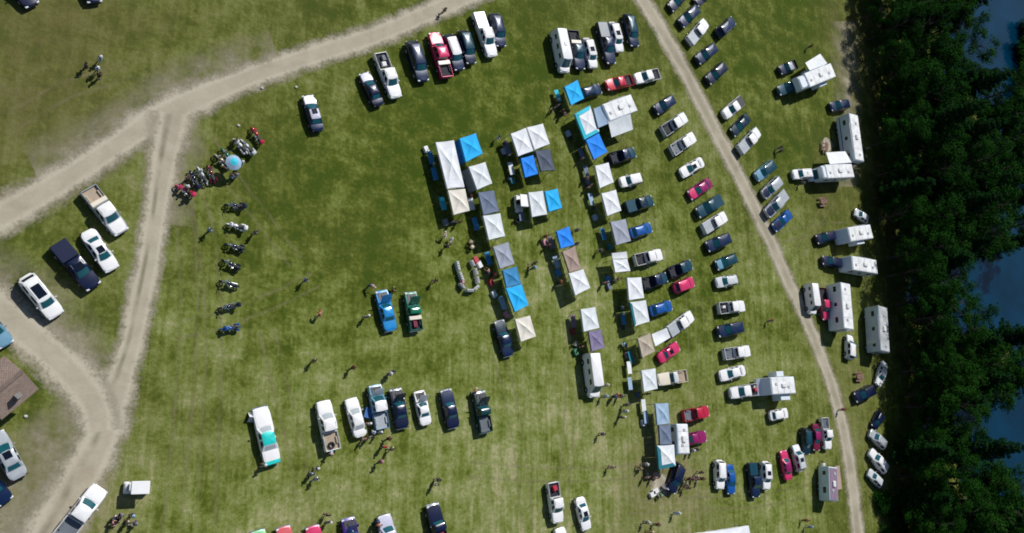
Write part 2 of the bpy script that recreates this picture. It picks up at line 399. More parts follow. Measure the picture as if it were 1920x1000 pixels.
for sgn in (1, -1):
    top = [(-h2, 0, 4.3), (h2, 0, 4.3), (h2, sgn * d2, 3.0), (-h2, sgn * d2, 3.0)]
    bot = [(x, y, z - .16) for x, y, z in top]
    rf.add(top + bot, [(0, 1, 2, 3) if sgn < 0 else (3, 2, 1, 0), (4, 5, 6, 7), (0, 4, 7, 3), (1, 5, 6, 2), (2, 6, 7, 3)])
ro = rf.obj('roof', mr, hr)
MB().box((0, 0, 4.34), (hw, .34, .05)).obj('ridge_cap', simple('ridge', (.16, .12, .10), .9, var=.3), ro)
MB().box((h2 - 2.2, 1.4, 3.9), (.5, .5, 1.0)).obj('chimney', simple('flue', (.2, .19, .18), .8, var=.3), ro)
wn = MB().box((h2 - .43, 0, 1.6), (.06, 1.4, 1.1)); wo_ = wn.obj('window', M_GLASSD, hr)
MB().box((h2 - .45, 0, 1.6), (.04, 1.6, 1.3)).obj('window_frame', simple('trim', (.7, .7, .68), .6), wo_)
# ------------------------------------------------------------------ vehicles (x forward)
# L, W, hood z, deck z, belt z, roof z; windshield base/top x, rear glass top/base x (fractions of L from the centre)
SPEC = {
 'sedan':  dict(L=4.85, W=1.84, zh=.92, zd=1.02, zb=.98, zr=1.44, g=(.215, .065, -.19, -.325)),
 'hatch':  dict(L=4.25, W=1.78, zh=.98, zd=1.00, zb=1.00, zr=1.52, g=(.235, .08, -.33, -.43)),
 'suv':    dict(L=4.75, W=1.90, zh=1.08, zd=1.10, zb=1.12, zr=1.74, g=(.235, .105, -.375, -.455)),
 'van':    dict(L=5.9, W=2.02, zh=1.15, zd=1.15, zb=1.15, zr=2.45, g=(.385, .25, -.465, -.49)),
 'pickup': dict(L=5.75, W=1.98, zh=1.15, zd=.80, zb=1.18, zr=1.88, g=(.23, .115, -.095, -.115), bed=-.13),
 'shorttruck': dict(L=5.1, W=1.88, zh=1.05, zd=.75, zb=1.08, zr=1.70, g=(.20, .09, -.03, -.055), bed=-.07),
 'classic': dict(L=5.35, W=1.96, zh=.98, zd=.96, zb=.99, zr=1.46, g=(.14, .05, -.16, -.26)),
 'coupe':  dict(L=4.7, W=1.80, zh=.92, zd=.94, zb=.95, zr=1.34, g=(.13, .02, -.14, -.27)),
 'oldtruck': dict(L=4.9, W=1.88, zh=1.12, zd=.78, zb=1.15, zr=1.76, g=(.12, .06, -.075, -.09), bed=-.11),
}
def ztop(s, x):
    L = s['L']; u = x / L; g = s['g']
    if u > g[0]:
        k = (u - g[0]) / (.5 - g[0]); return s['zh'] + (s['zb'] - s['zh']) * .0 + .03 - .16 * k ** 2.2
    if 'bed' in s and u < s['bed']: return s['zd']
    if u < g[3]:
        k = (g[3] - u) / (.5 + g[3] + 1e-6); return s['zd'] - .07 * k ** 2
    return s['zb']
def whalf(s, x):
    u = abs(x / s['L']) * 2; wf = s['W'] / 2
    if 'bed' in s and x < 0: return wf * (1 - .03 * u ** 4)
    return wf * (1 - .025 * u ** 2 - .30 * max(0, (u - .74) / .26) ** 2.6)
KIT = {}
def ringpts(x0, x1, w, bow0, bow1, z, crown=0):
    P = []; nf, ns = 9, 7
    for i in range(nf):                                    # front, from left (+y) to right
        t = 1 - 2 * i / (nf - 1); P.append((x1 + bow1 * (1 - t * t), t * w * (1 - .0 * abs(t)), z))
    for i in range(1, ns): t = i / ns; P.append((x1 + (x0 - x1) * t, -w * (1 + .03 * math.sin(math.pi * t)), z))
    for i in range(nf):
        t = -1 + 2 * i / (nf - 1); P.append((x0 - bow0 * (1 - t * t), t * w, z))
    for i in range(1, ns): t = i / ns; P.append((x0 + (x1 - x0) * t, w * (1 + .03 * math.sin(math.pi * t)), z))
    return P, nf, ns
def kit(kind):
    if kind in KIT: return KIT[kind]
    s = SPEC[kind]; L, W = s['L'], s['W']; out = {}
    boxy = kind in ('van', 'suv', 'pickup', 'shorttruck', 'oldtruck')
    b = MB(); zb = .26
    st = sorted(set([round(-L / 2 + L * i / 22, 3) for i in range(23)] + [round(L * q, 3) for q in (s['g'][0] + .001, s['g'][0] - .001, s['g'][3] - .001, s['g'][3] + .001)] + ([round(L * s['bed'] + .004, 3), round(L * s['bed'] - .004, 3)] if 'bed' in s else [])))
    st = [x for x in st if abs(x) <= L / 2]
    P = []
    for x in st:
        w_ = whalf(s, x); z = ztop(s, x); e_ = 1.0
        if abs(x) > L / 2 - .02: w_ *= .93; z -= .05
        sh = min(z - .02, zb + .45)
        P += [(x, 0, zb), (x, w_ * .86, zb), (x, w_ * .97, zb + .12), (x, w_, sh), (x, w_ * .985, max(sh + .01, z - .10)), (x, w_ * .93, z - .025), (x, w_ * .6, z + .0), (x, 0, z + .015),
              (x, -w_ * .6, z + .0), (x, -w_ * .93, z - .025), (x, -w_ * .985, max(sh + .01, z - .10)), (x, -w_, sh), (x, -w_ * .97, zb + .12), (x, -w_ * .86, zb)]
    n = 14; fs = []
    for i in range(len(st) - 1):
        for j in range(n): fs.append((i * n + j, i * n + (j + 1) % n, (i + 1) * n + (j + 1) % n, (i + 1) * n + j))
    fs.append(tuple(range(n - 1, -1, -1))); fs.append(tuple((len(st) - 1) * n + j for j in range(n)))
    b.add(P, fs)
    g = s['g']; wt = W / 2 * (.86 if kind == 'van' else .80 if boxy else .70); wb_ = W / 2 * .93
    bow = .16 if not kind == 'oldtruck' else .06
    bot, nf, ns = ringpts(g[3] * L, g[0] * L, wb_, .05, bow, s['zb'] - .03)
    top, _, _ = ringpts(g[2] * L, g[1] * L, wt, .04, bow * .7, s['zr'] - .05)
    top2, _, _ = ringpts(g[2] * L + .10, g[1] * L - .10, wt - .10, .04, bow * .6, s['zr'])
    nr = len(bot)
    b.add(bot + top, [(i, (i + 1) % nr, nr + (i + 1) % nr, nr + i)[::-1] for i in range(nr)])
    out['body'] = b.mesh(kind + '_body', paint('white'), True, 38)
    r = MB(); r.add(top + top2, [(i, (i + 1) % nr, nr + (i + 1) % nr, nr + i)[::-1] for i in range(nr)])
    k = len(r.v); r.v.append(((g[1] + g[2]) / 2 * L, 0, s['zr'] + .03))
    r.f += [((i + 1) % nr + nr, i + nr, k) for i in range(nr)]
    if boxy and kind not in ('oldtruck', 'van', 'shorttruck'):
        for sy in (1, -1): r.tube((g[2] * L + .35, sy * (wt - .14), s['zr'] + .05), (g[1] * L - .35, sy * (wt - .14), s['zr'] + .05), .022, n=5)
    out['roof'] = r.mesh(kind + '_roof', paint('white'), True, 40)
    def lerp(a, c, t): return tuple(a[i] + (c[i] - a[i]) * t for i in range(3))
    def panel(i0, i1, t0, t1, off, nm, shrink=(0, 0)):
        q = MB(); idx = [i % nr for i in range(i0, i1 + 1)]; pts = []
        cx = (g[0] + g[3]) / 2 * L
        for t in (t0, t1):
            for ii, i in enumerate(idx):
                a = lerp(bot[i], top[i], t); j0 = idx[max(0, ii - 1)]; j1 = idx[min(len(idx) - 1, ii + 1)]
                tang = Vector(lerp(bot[j1], top[j1], t)) - Vector(lerp(bot[j0], top[j0], t)); upv = Vector(top[i]) - Vector(bot[i])
                nn = upv.cross(tang).normalized(); c2 = Vector(a) - Vector((cx * 0 + a[0] * .0 + cx, 0, 0)); 
                if nn.dot(Vector((c2.x, c2.y, 0))) < 0: nn = -nn
                pts.append(Vector(a) + nn * off)
        m_ = len(idx)
        q.add(pts, [(i, i + 1, m_ + i + 1, m_ + i)[::-1] for i in range(m_ - 1)]); return q
    out['windshield'] = panel(1, nf - 2, .10, .95, .014, 'w').mesh(kind + '_windshield', M_GLASS, True)
    r0 = nf + ns - 1
    out['rear_window'] = panel(r0 + 1, r0 + nf - 2, .22, .90, .014, 'r').mesh(kind + '_rear_window', M_GLASSD if boxy else M_GLASS, True)
    for side, i0 in (('right', nf - 1), ('left', 2 * nf + ns - 2)):
        a1, a2 = (i0 + 1, i0 + ns - 1)
        if kind == 'van': segs = [(a1, a1 + 1), (a1 + 2, a1 + 3), (a1 + 4, a1 + 5)]
        else: segs = [(a1, a1 + 2), (a1 + 3, a2)] if kind not in ('oldtruck', 'shorttruck', 'coupe') else [(a1, a2)]
        out['side_window_' + side] = [panel(u0, u1, .30 if kind == 'van' else .14, .62 if kind == 'van' else .88, .016, 's').mesh(kind + '_side_window', M_GLASSD, True) for u0, u1 in segs]
    # hood and trunk lid panels, standing a hair proud of the shell
    def lid(xa, xb, wf, th=.02, up=.022):
        nu, nv = 7, 7; T = []; Bm = []
        for i in range(nu):
            x = xa + (xb - xa) * i / (nu - 1)
            for j in range(nv):
                y = (j / (nv - 1) * 2 - 1); wv_ = whalf(s, x) * wf * (1 - .0)
                T.append((x + (.10 * (1 - y * y) if i == nu - 1 else 0), y * wv_, ztop(s, x) + up + .035 * (1 - y * y) - .012))
        Bm = [(x, y, z - th) for x, y, z in T]
        q = MB().grid(T, nu, nv); q.grid(Bm, nu, nv, True)
        for seq in ([i * nv for i in range(nu)], [i * nv + nv - 1 for i in range(nu)][::-1], list(range(nv))[::-1], [(nu - 1) * nv + j for j in range(nv)]):
            for a, c in zip(seq[:-1], seq[1:]): q.f.append((a, c, c + nu * nv, a + nu * nv))
        return q
    hx0, hx1 = g[0] * L + .16, L * .5 - .20
    hl = lid(hx0, hx1, .80)
    out['hood'] = hl.mesh(kind + '_hood', paint('white'), True, 40)
    ho = MB(); hz = s['zh'] + .03; ca, sa = math.cos(R(58)), math.sin(R(58))
    for x, y, z in hl.v:
        dx, dz = x - hx0, z - hz; ho.v.append((hx0 + dx * ca - dz * sa, y, hz + dx * sa + dz * ca))
    ho.f = hl.f; out['hood_open'] = ho.mesh(kind + '_hood_open', paint('white'), True, 40)
    en = MB().box(((hx0 + hx1) / 2, 0, s['zh'] - .01), (hx1 - hx0 - .1, W * .72, .05)); en.box(((hx0 + hx1) / 2, 0, s['zh'] + .05), ((hx1 - hx0) * .55, W * .26, .10), bev=.03)
    en.tube(((hx0 + hx1) / 2 - .1, 0, s['zh'] + .08), ((hx0 + hx1) / 2 - .1, 0, s['zh'] + .16), .17, n=12)
    out['engine'] = en.mesh(kind + '_engine', simple('engine_metal', (.10, .10, .11), .45, .7, var=.5, vscale=9))
    if 'bed' not in s and kind in ('sedan', 'classic', 'coupe'):
        out['trunk_lid'] = lid(g[3] * L - .12, -L * .5 + .16, .78).mesh(kind + '_trunk_lid', paint('white'), True, 40)
    if 'bed' in s:
        x0, x1 = -L / 2 + .03, s['bed'] * L; xm = (x0 + x1) / 2; ln = x1 - x0; zt = 1.16 if kind != 'shorttruck' else 1.06; hh = zt - .55
        q = MB(); th = .10
        for sy in (1, -1): q.box((xm, sy * (W / 2 - th / 2 - .015), .55 + hh / 2), (ln, th, hh), bev=.03)
        q.box((x0 + .04, 0, .55 + hh / 2), (.08, W - .25, hh), bev=.02); q.box((x1 - .04, 0, .55 + hh / 2), (.08, W - .25, hh), bev=.02)
        out['bed'] = q.mesh(kind + '_bed', paint('white'))
        fl = MB().box((xm, 0, s['zd'] + .03), (ln - .16, W - .24, .04))
        for i in range(9): fl.box((xm, -W * .38 + i * W * .095, s['zd'] + .06), (ln - .2, .05, .02))
        for sy in (1, -1): fl.box((xm, sy * (W / 2 - .29), s['zd'] + .14), (.85, .22, .24), bev=.05)
        out['bed_floor'] = fl.mesh(kind + '_bed_floor', M_BED)
        out['bed_cover'] = MB().box((xm, 0, zt + .02), (ln - .04, W - .12, .05), bev=.03).mesh(kind + '_bed_cover', M_DARK)
        out['bed_cap'] = MB().box((xm, 0, zt + .31), (ln - .02, W - .14, .62), taper=.88, bev=.10).mesh(kind + '_bed_cap', paint('white'))
        out['toolbox'] = MB().box((x1 - .34, 0, zt + .03), (.52, W - .06, .24), bev=.05).mesh(kind + '_toolbox', paint('white'))
        out['_bed'] = (x0, x1, s['zd'] + .06, W)
    for nm, sx in (('front', 1), ('rear', -1)):
        pass
    rr = .34 if not boxy else .38
    wx = (.315 * L, -.30 * L)
    ty = MB()
    n_ = 18; prof = [(rr - .07, -.115), (rr - .01, -.11), (rr, -.07), (rr, .07), (rr - .01, .11), (rr - .07, .115), (rr * .55, .10), (rr * .55, -.10)]
    vs = [(rad * math.cos(2 * math.pi * i / n_), y, rad * math.sin(2 * math.pi * i / n_)) for i in range(n_) for rad, y in prof]
    ty.add(vs, [(i * 8 + j, i * 8 + (j + 1) % 8, ((i + 1) % n_) * 8 + (j + 1) % 8, ((i + 1) % n_) * 8 + j) for i in range(n_) for j in range(8)])
    out['tyre'] = ty.mesh(kind + '_tyre', M_TYRE, True, 50)
    rm = MB().tube((0, -.09, 0), (0, .09, 0), rr * .30, n=12)
    for i in range(5):
        a = 2 * math.pi * i / 5
        for yy in (.09, -.09): rm.box((math.cos(a) * rr * .34, yy, math.sin(a) * rr * .34), (.02, .02, .02))
        rm.tube((0, .085, 0), (math.cos(a) * rr * .58, .085, math.sin(a) * rr * .58), .035, n=5)
        rm.tube((0, -.085, 0), (math.cos(a) * rr * .58, -.085, math.sin(a) * rr * .58), .035, n=5)
    out['rim'] = rm.mesh(kind + '_rim', M_RIM)
    out['_wheels'] = [(x, sy * (W / 2 - .10), rr) for x in wx for sy in (1, -1)]
    out['_arch'] = []                                       # dark half rings over the wheels
    for x, y, r_ in out['_wheels']:
        vs = []; nn = 12
        for i in range(nn + 1):
            a = math.pi * i / nn; yy = y + (.115 if y > 0 else -.115)
            vs += [(x + math.cos(a) * (r_ + .085), yy * .995, r_ + math.sin(a) * (r_ + .085)), (x + math.cos(a) * (r_ - .03), yy * 1.0, r_ + math.sin(a) * (r_ - .03))]
        out['_arch'].append(MB().add(vs, [(2 * i, 2 * i + 1, 2 * i + 3, 2 * i + 2) for i in range(nn)]).mesh(kind + '_arch', M_DARK))
    out['_sill'] = [MB().box((0, sy * (W / 2 - .05), .30), (L * .36, .10, .12)).mesh(kind + '_sill', M_DARK) for sy in (1, -1)]
    out['_bump'] = [MB().box((L / 2 - .03, 0, .42), (.14, W * .74, .16), bev=.03).mesh(kind + '_bumper_dark', M_DARK), MB().box((-L / 2 + .02, 0, .42), (.14, W * .80, .16), bev=.03).mesh(kind + '_bumper_dark', M_DARK)]
    out['bumper'] = MB().box((L / 2 + .02, 0, .52), (.16, W * .92, .16), bev=.04).mesh(kind + '_bumper', M_CHROME)
    out['bumper_rear'] = MB().box((-L / 2 - .02, 0, .52), (.16, W * .92, .16), bev=.04).mesh(kind + '_bumper_rear', M_CHROME)
    for sy, nm in ((1, 'l'), (-1, 'r')):
        out['mirror_' + nm] = MB().box((g[0] * L - .32, sy * (W / 2 + .09), s['zb'] + .08), (.12, .22, .16), bev=.04).mesh(kind + '_mirror', paint('white'))
        out['headlight_' + nm] = MB().box((L / 2 - .15, sy * W * .355, s['zh'] - .20), (.24, .36, .15), bev=.05).mesh(kind + '_headlight', M_LAMP)
        out['tail_light_' + nm] = MB().box((-L / 2 + .03, sy * W * .42, s['zd'] - .14 if 'bed' not in s else .92), (.08, .20, .18), bev=.02).mesh(kind + '_tail_light', M_TAIL)
    xr = (g[1] * L + g[2] * L) / 2
    out['sunroof'] = MB().box((xr + .32, 0, s['zr'] + .028), (.72, wt * 1.15, .02), bev=.008).mesh(kind + '_sunroof', M_GLASSD)
    out['long_sunroof'] = MB().box((xr + .22, 0, s['zr'] + .028), (1.35, wt * 1.25, .02), bev=.008).mesh(kind + '_long_sunroof', M_GLASSD)
    out['roof_vent'] = MB().box((xr + .1, 0, s['zr'] + .05), (.5, .5, .10), bev=.04).mesh(kind + '_vent', simple('vent_plastic', (.6, .6, .6), .5))
    KIT[kind] = out; return out
ROWG = {}
def vehicle(kind, col, front, rear, label, cat=None, group='vehicles parked on the field', roof=None, hood=None, open_hood=False, bed=None, extras=(), cargo=None, bare=False, name=None, lenf=None, bumper=False, lw=None, glass=None):
    s = SPEC[kind]; K = kit(kind)
    zm = .75
    f = at(*front, zm); r_ = at(*rear, zm); d = f - r_; c = (f + r_) / 2
    k = max(.86, min(1.14, d.length / s['L'])) if lenf is None else lenf
    kk = (.62 + .38 * k) * .92
    nm = name or {'sedan': 'parked_car', 'hatch': 'parked_car', 'suv': 'parked_suv', 'van': 'parked_van', 'pickup': 'pickup_truck', 'shorttruck': 'pickup_truck', 'oldtruck': 'classic_pickup', 'classic': 'classic_car', 'coupe': 'classic_car'}[kind]
    ct = cat or {'parked_car': 'car', 'parked_suv': 'suv', 'parked_van': 'van', 'pickup_truck': 'pickup truck', 'classic_pickup': 'pickup truck', 'classic_car': 'classic car'}.get(nm, 'car')
    ro_ = root(nm, (c.x, c.y, 0), math.atan2(d.y, d.x), label, ct, group, (k, kk, kk))
    pm = paint(col)
    link('body', K['body'], ro_, pm)
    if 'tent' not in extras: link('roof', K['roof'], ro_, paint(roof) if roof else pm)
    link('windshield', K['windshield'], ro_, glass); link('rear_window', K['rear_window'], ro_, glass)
    for sd in ('left', 'right'):
        for sw_ in K['side_window_' + sd]: link('side_window', sw_, ro_)
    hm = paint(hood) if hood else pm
    if open_hood: link('hood', K['hood_open'], ro_, hm); link('engine', K['engine'], ro_)
    else: link('hood', K['hood'], ro_, hm)
    if 'trunk_lid' in K: link('trunk_lid', K['trunk_lid'], ro_, pm)
    if '_bed' in K:
        link('bed', K['bed'], ro_, pm)
        if bed == 'cover': link('bed_cover', K['bed_cover'], ro_, M_DARK)
        elif bed == 'cap': link('bed_cap', K['bed_cap'], ro_, pm)
        elif bed and bed.startswith('cover:'): link('bed_cover', K['bed_cover'], ro_, paint(bed[6:]))
        else: link('bed_floor', K['bed_floor'], ro_, paint(bed) if bed else M_BED)
        if 'toolbox' in extras: link('toolbox', K['toolbox'], ro_, paint('cream'))
    for x, y, z in K['_wheels']:
        w_ = link('wheel', K['tyre'], ro_); w_.location = (x, y, z); link('rim', K['rim'], w_)
    for q in K['_arch']: link('wheel_arch', q, ro_)
    for q in K['_sill']: link('sill', q, ro_)
    if not bumper:
        for q in K['_bump']: link('bumper', q, ro_)
    if bumper: link('bumper', K['bumper'], ro_); link('bumper', K['bumper_rear'], ro_)
    for q in ('l', 'r'):
        link('mirror', K['mirror_' + q], ro_, pm if kind not in ('classic', 'coupe', 'oldtruck') else M_CHROME); link('headlight', K['headlight_' + q], ro_); link('tail_light', K['tail_light_' + q], ro_)
    for e_ in ('sunroof', 'long_sunroof', 'roof_vent'):
        if e_ in extras: link(e_, K[e_], ro_)
    if cargo:                                              # loose things lying in the bed
        x0, x1, zf, W = K['_bed']; M3 = ro_.matrix_basis
        for j, (cn, cc, fx, fy, dims) in enumerate(cargo):
            p = Matrix.Translation(ro_.location) @ Matrix.Rotation(ro_.rotation_euler.z, 4, 'Z') @ Vector(((x0 + (x1 - x0) * fx) * k, fy * W * .5 * kk, zf * kk + .02))
            q = MB()
            if cn == 'spare_tyre':
                n_ = 16; vs = [(math.cos(2*math.pi*i/n_)*(dims[0]/2-dr), math.sin(2*math.pi*i/n_)*(dims[0]/2-dr), z) for i in range(n_) for dr, z in ((0,.04),(0,.20),(.05,.24),(.17,.22),(.17,.02),(.05,0))]
                q.add(vs, [(i*6+j_, ((i+1)%n_)*6+j_, ((i+1)%n_)*6+(j_+1)%6, i*6+(j_+1)%6) for i in range(n_) for j_ in range(6)])
            else:
                q.box((0, 0, dims[2] / 2), dims, bev=.04); q.box((0, 0, dims[2] + .02), (dims[0] * .92, dims[1] * .92, .05), bev=.03)
            o = q.obj(cn, simple('cargo_' + cc, PAINTS.get(cc, (.3, .3, .3)), .7, var=.25)); o.location = p; o.rotation_euler = (0, 0, ro_.rotation_euler.z + RNG.uniform(-.2, .2))
            tag(o, f"{cc} {cn.replace('_', ' ')} in the bed of the {lw}", cn.split('_')[-1], 'cargo lying in pickup beds')
    return ro_

# ------------------------------------------------------------------ trailers and motorhomes
M_RV = simple('rv_shell', (.68, .74, .79), .4, 0, .2, var=.05, vscale=.8)
M_RVROOF = simple('rv_roof', (.74, .75, .75), .7, var=.22, vscale=.9)
def camper(front, rear, W, H, label, cat='camper trailer', name='camper_trailer', nose=0.0, roofcol=None, cab=None, slides=(), gooseneck=False, stripe=None, hitch=True, awn=None, wall=None):
    """front / rear: pixels of the ends of the roof centreline"""
    f = at(*front, H); r_ = at(*rear, H); d = f - r_; L = d.length; c = (f + r_) / 2
    ro_ = root(name, (c.x, c.y, 0), math.atan2(d.y, d.x), label, cat, 'campers and motorhomes')
    z0 = .48; b = MB(); wm_ = wall or M_RV
    xf, xr = L / 2, -L / 2; hw = W / 2
    prof = [(xr + .06, z0), (xr, z0 + .3), (xr, H - .12), (xr + .12, H), (xf - .12, H), (xf, H - .12)]
    prof += [(xf + nose * .55, H * .52), (xf + nose, z0 + .55), (xf + nose, z0)] if nose else [(xf, z0)]
    n = len(prof); vs = []
    for y, ins in ((-hw + .0, .07), (-hw + .05, 0), (hw - .05, 0), (hw, .07)):
        ccx = sum(p[0] for p in prof) / n; ccz = sum(p[1] for p in prof) / n
        for x, z in prof: vs.append((x - (ins if x > ccx else -ins), y, z - (ins if z > ccz else -ins) * 1.0))
    fs = [(a * n + i, a * n + (i + 1) % n, (a + 1) * n + (i + 1) % n, (a + 1) * n + i) for a in range(3) for i in range(n)]
    fs += [tuple(range(n - 1, -1, -1)), tuple(3 * n + i for i in range(n))]
    b.add(vs, fs); me = b.mesh('body', wm_)
    import bmesh
    bm = bmesh.new(); bm.from_mesh(me); bmesh.ops.recalc_face_normals(bm, faces=bm.faces); bm.to_mesh(me); bm.free()
    link('body', me, ro_)
    rm = roofcol or M_RVROOF
    ro2 = MB().box(((xf + xr) / 2, 0, H + .02), (L - .3, W - .22, .06), bev=.04).obj('roof', rm, ro_)
    nv = 2 if L < 6 else 3
    for i in range(nv):
        x = xr + L * (i + .6) / nv; v_ = MB().box((x, .25 * (-1) ** i, H + .09), (.42, .42, .12), bev=.05); v_.obj('roof_vent', simple('vent_grey', (.40, .42, .44), .5), ro2)
    MB().tube((xr + L * .2, -hw - .07, H - .18), (xr + L * .75, -hw - .07, H - .18), .07, n=8).obj('awning_roll', M_STEEL, ro_)
    for i in range(1, 4): MB().box((xr + L * i / 4, 0, H + .055), (.03, W - .26, .02)).obj('roof_seam', simple('seam_grey', (.30, .31, .32), .7), ro2)
    for sy in (1, -1): MB().box((xr - .03, sy * .22 + W * .22, H * .55), (.05, .04, H * .85)).obj('ladder_rail', M_STEEL, ro_)
    MB().box((xr + L * .5, 0, H + .16), (.95, .65, .26), bev=.10).obj('air_conditioner', simple('ac_white', (.66, .66, .64), .5), ro2)
    for sy in (1, -1):
        k = 3 if L > 6 else 2
        for i in range(k):
            x = xr + L * (i + .55) / k + (.2 if sy > 0 else -.15); wdt = .9 if i != 1 else .6
            MB().box((x, sy * (hw + .012), H * .64), (wdt, .03, .55), bev=.01).obj('window', M_GLASSD, ro_)
        if stripe: MB().box((0, sy * (hw + .008), H * .36), (L * .94, .02, .16)).obj('stripe', stripe, ro_)
    dr = MB().box((xf - L * .22, -hw - .014, z0 + .97), (.66, .03, 1.8), bev=.01).obj('door', simple('rv_door', (.62, .62, .62), .5), ro_)
    MB().box((xf - L * .22 + .24, -hw - .045, z0 + .9), (.05, .04, .14)).obj('door_handle', M_CHROME, dr)
    wx = [xr + L * .34, xr + L * .34 + .85] if not cab else [xr + L * .2, xf - .9 + (.6 if nose else 0)]
    if cab and L > 8: wx.insert(1, xr + L * .2 + 0.0 + .9)
    K = kit('pickup')
    for x in wx:
        for sy in (1, -1):
            w_ = link('wheel', K['tyre'], ro_); w_.location = (x, sy * (hw - .12), .38); link('rim', K['rim'], w_)
    if cab == 'flat':
        MB().box((xf + .015, 0, H * .52), (.04, W * .84, .85), bev=.01).obj('windshield', M_GLASS, ro_)
        MB().box((xf + .06, 0, .55), (.16, W * .95, .25), bev=.04).obj('bumper', M_DARK, ro_)
    elif cab == 'c':
        cb = MB(); pr = [(xf, .5), (xf, 1.75), (xf + .45, 1.72), (xf + 1.05, 1.18), (xf + 1.75, 1.0), (xf + 1.85, .75), (xf + 1.82, .45)]
        m_ = len(pr); vs = [(x, y * (1 if z < 1.3 else .86), z) for y in (-1.0, 1.0) for x, z in pr]
        cb.add(vs, [(i, (i + 1) % m_, m_ + (i + 1) % m_, m_ + i) for i in range(m_)] + [tuple(range(m_ - 1, -1, -1)), tuple(range(m_, 2 * m_))])
        me = cb.mesh('cab', wm_); bm = bmesh.new(); bm.from_mesh(me); bmesh.ops.recalc_face_normals(bm, faces=bm.faces); bm.to_mesh(me); bm.free()
        cbo = link('cab', me, ro_)
        ws = MB().add([(xf + .47, -.78, 1.725), (xf + .47, .78, 1.725), (xf + 1.03, .88, 1.215), (xf + 1.03, -.88, 1.215)], [(0, 3, 2, 1)]).obj('windshield', M_GLASS, cbo)
        MB().box((xf + .25, 0, H - .55), (1.1, W * .92, .9), bev=.18).obj('overcab', wm_, ro_)
    else:
        if gooseneck:
            MB().box((xf + .9, 0, H - .75), (2.2, W * .94, 1.25), taper=.9, bev=.2).obj('gooseneck', wm_, ro_)
            MB().tube((xf + 1.2, 0, H - 1.4), (xf + 1.2, 0, 1.0), .09).obj('king_pin', M_DARK, ro_)
        elif hitch:
            q = MB(); e_ = xf + nose
            for sy in (1, -1): q.tube((e_ - .1, sy * .7, .45), (e_ + 1.05, 0, .45), .05, n=6)
            q.tube((e_ + .9, 0, .05), (e_ + .9, 0, .75), .04, n=6); q.obj('hitch', M_DARK, ro_)
            MB().box((e_ + .38, 0, .74), (.42, .62, .52), bev=.12).obj('gas_bottle_cover', simple('cover_white', (.7, .7, .7), .5), ro_)
    for (x, side, ln, dep) in slides:
        sy = 1 if side == 'l' else -1
        so_ = MB().box((xr + L * x, sy * (hw + dep / 2 + .0), 1.50), (ln, dep, 1.7), bev=.05).obj('slide_out', wm_, ro_)
        MB().box((xr + L * x, sy * (hw + dep + .012), 1.65), (ln * .55, .03, .5)).obj('slide_window', M_GLASSD, so_)
    return ro_
def quadcloth(name, px4, zs, mat, parent=None, th=.02, sag=.12, n=8):
    P = [at(p[0], p[1], z) for p, z in zip(px4, zs)]
    org = parent.location.copy() if parent is not None else Vector((0, 0, 0)); vs = []
    for i in range(n + 1):
        for j in range(n + 1):
            u, v_ = i / n, j / n
            p = P[0].lerp(P[1], u).lerp(P[3].lerp(P[2], u), v_); p.z -= sag * math.sin(math.pi * u) * math.sin(math.pi * v_)
            vs.append(p)
    b = MB().grid(vs, n + 1, n + 1); m_ = (n + 1) ** 2
    b.grid([(p[0], p[1], p[2] - th) for p in vs], n + 1, n + 1, True)
    return b, P
def cloth(name, col, rough=.8):
    m = simple('cloth_' + name, col, rough, var=.12, vscale=1.1, bump=.6)
    if 'tl' not in m:
        m['tl'] = 1
        t = m.node_tree; b = t.nodes['Principled BSDF']
    return m
CL = dict(white=(.72, .74, .77), palewhite=(.66, .70, .72), cream=(.70, .66, .58), tan=(.34, .25, .21), grey=(.30, .33, .40), slate=(.13, .17, .25), bluegrey=(.30, .42, .56),
          purple=(.20, .17, .29), cyan=(.006, .41, .84), blue=(.01, .18, .68), brightblue=(.004, .22, .80), midblue=(.03, .22, .46), darkgrey=(.07, .09, .13), tealrim=(.01, .17, .22), cyanrim=(.03, .48, .62), mauve=(.22, .15, .22), sand=(.42, .36, .28))
CNT = {}
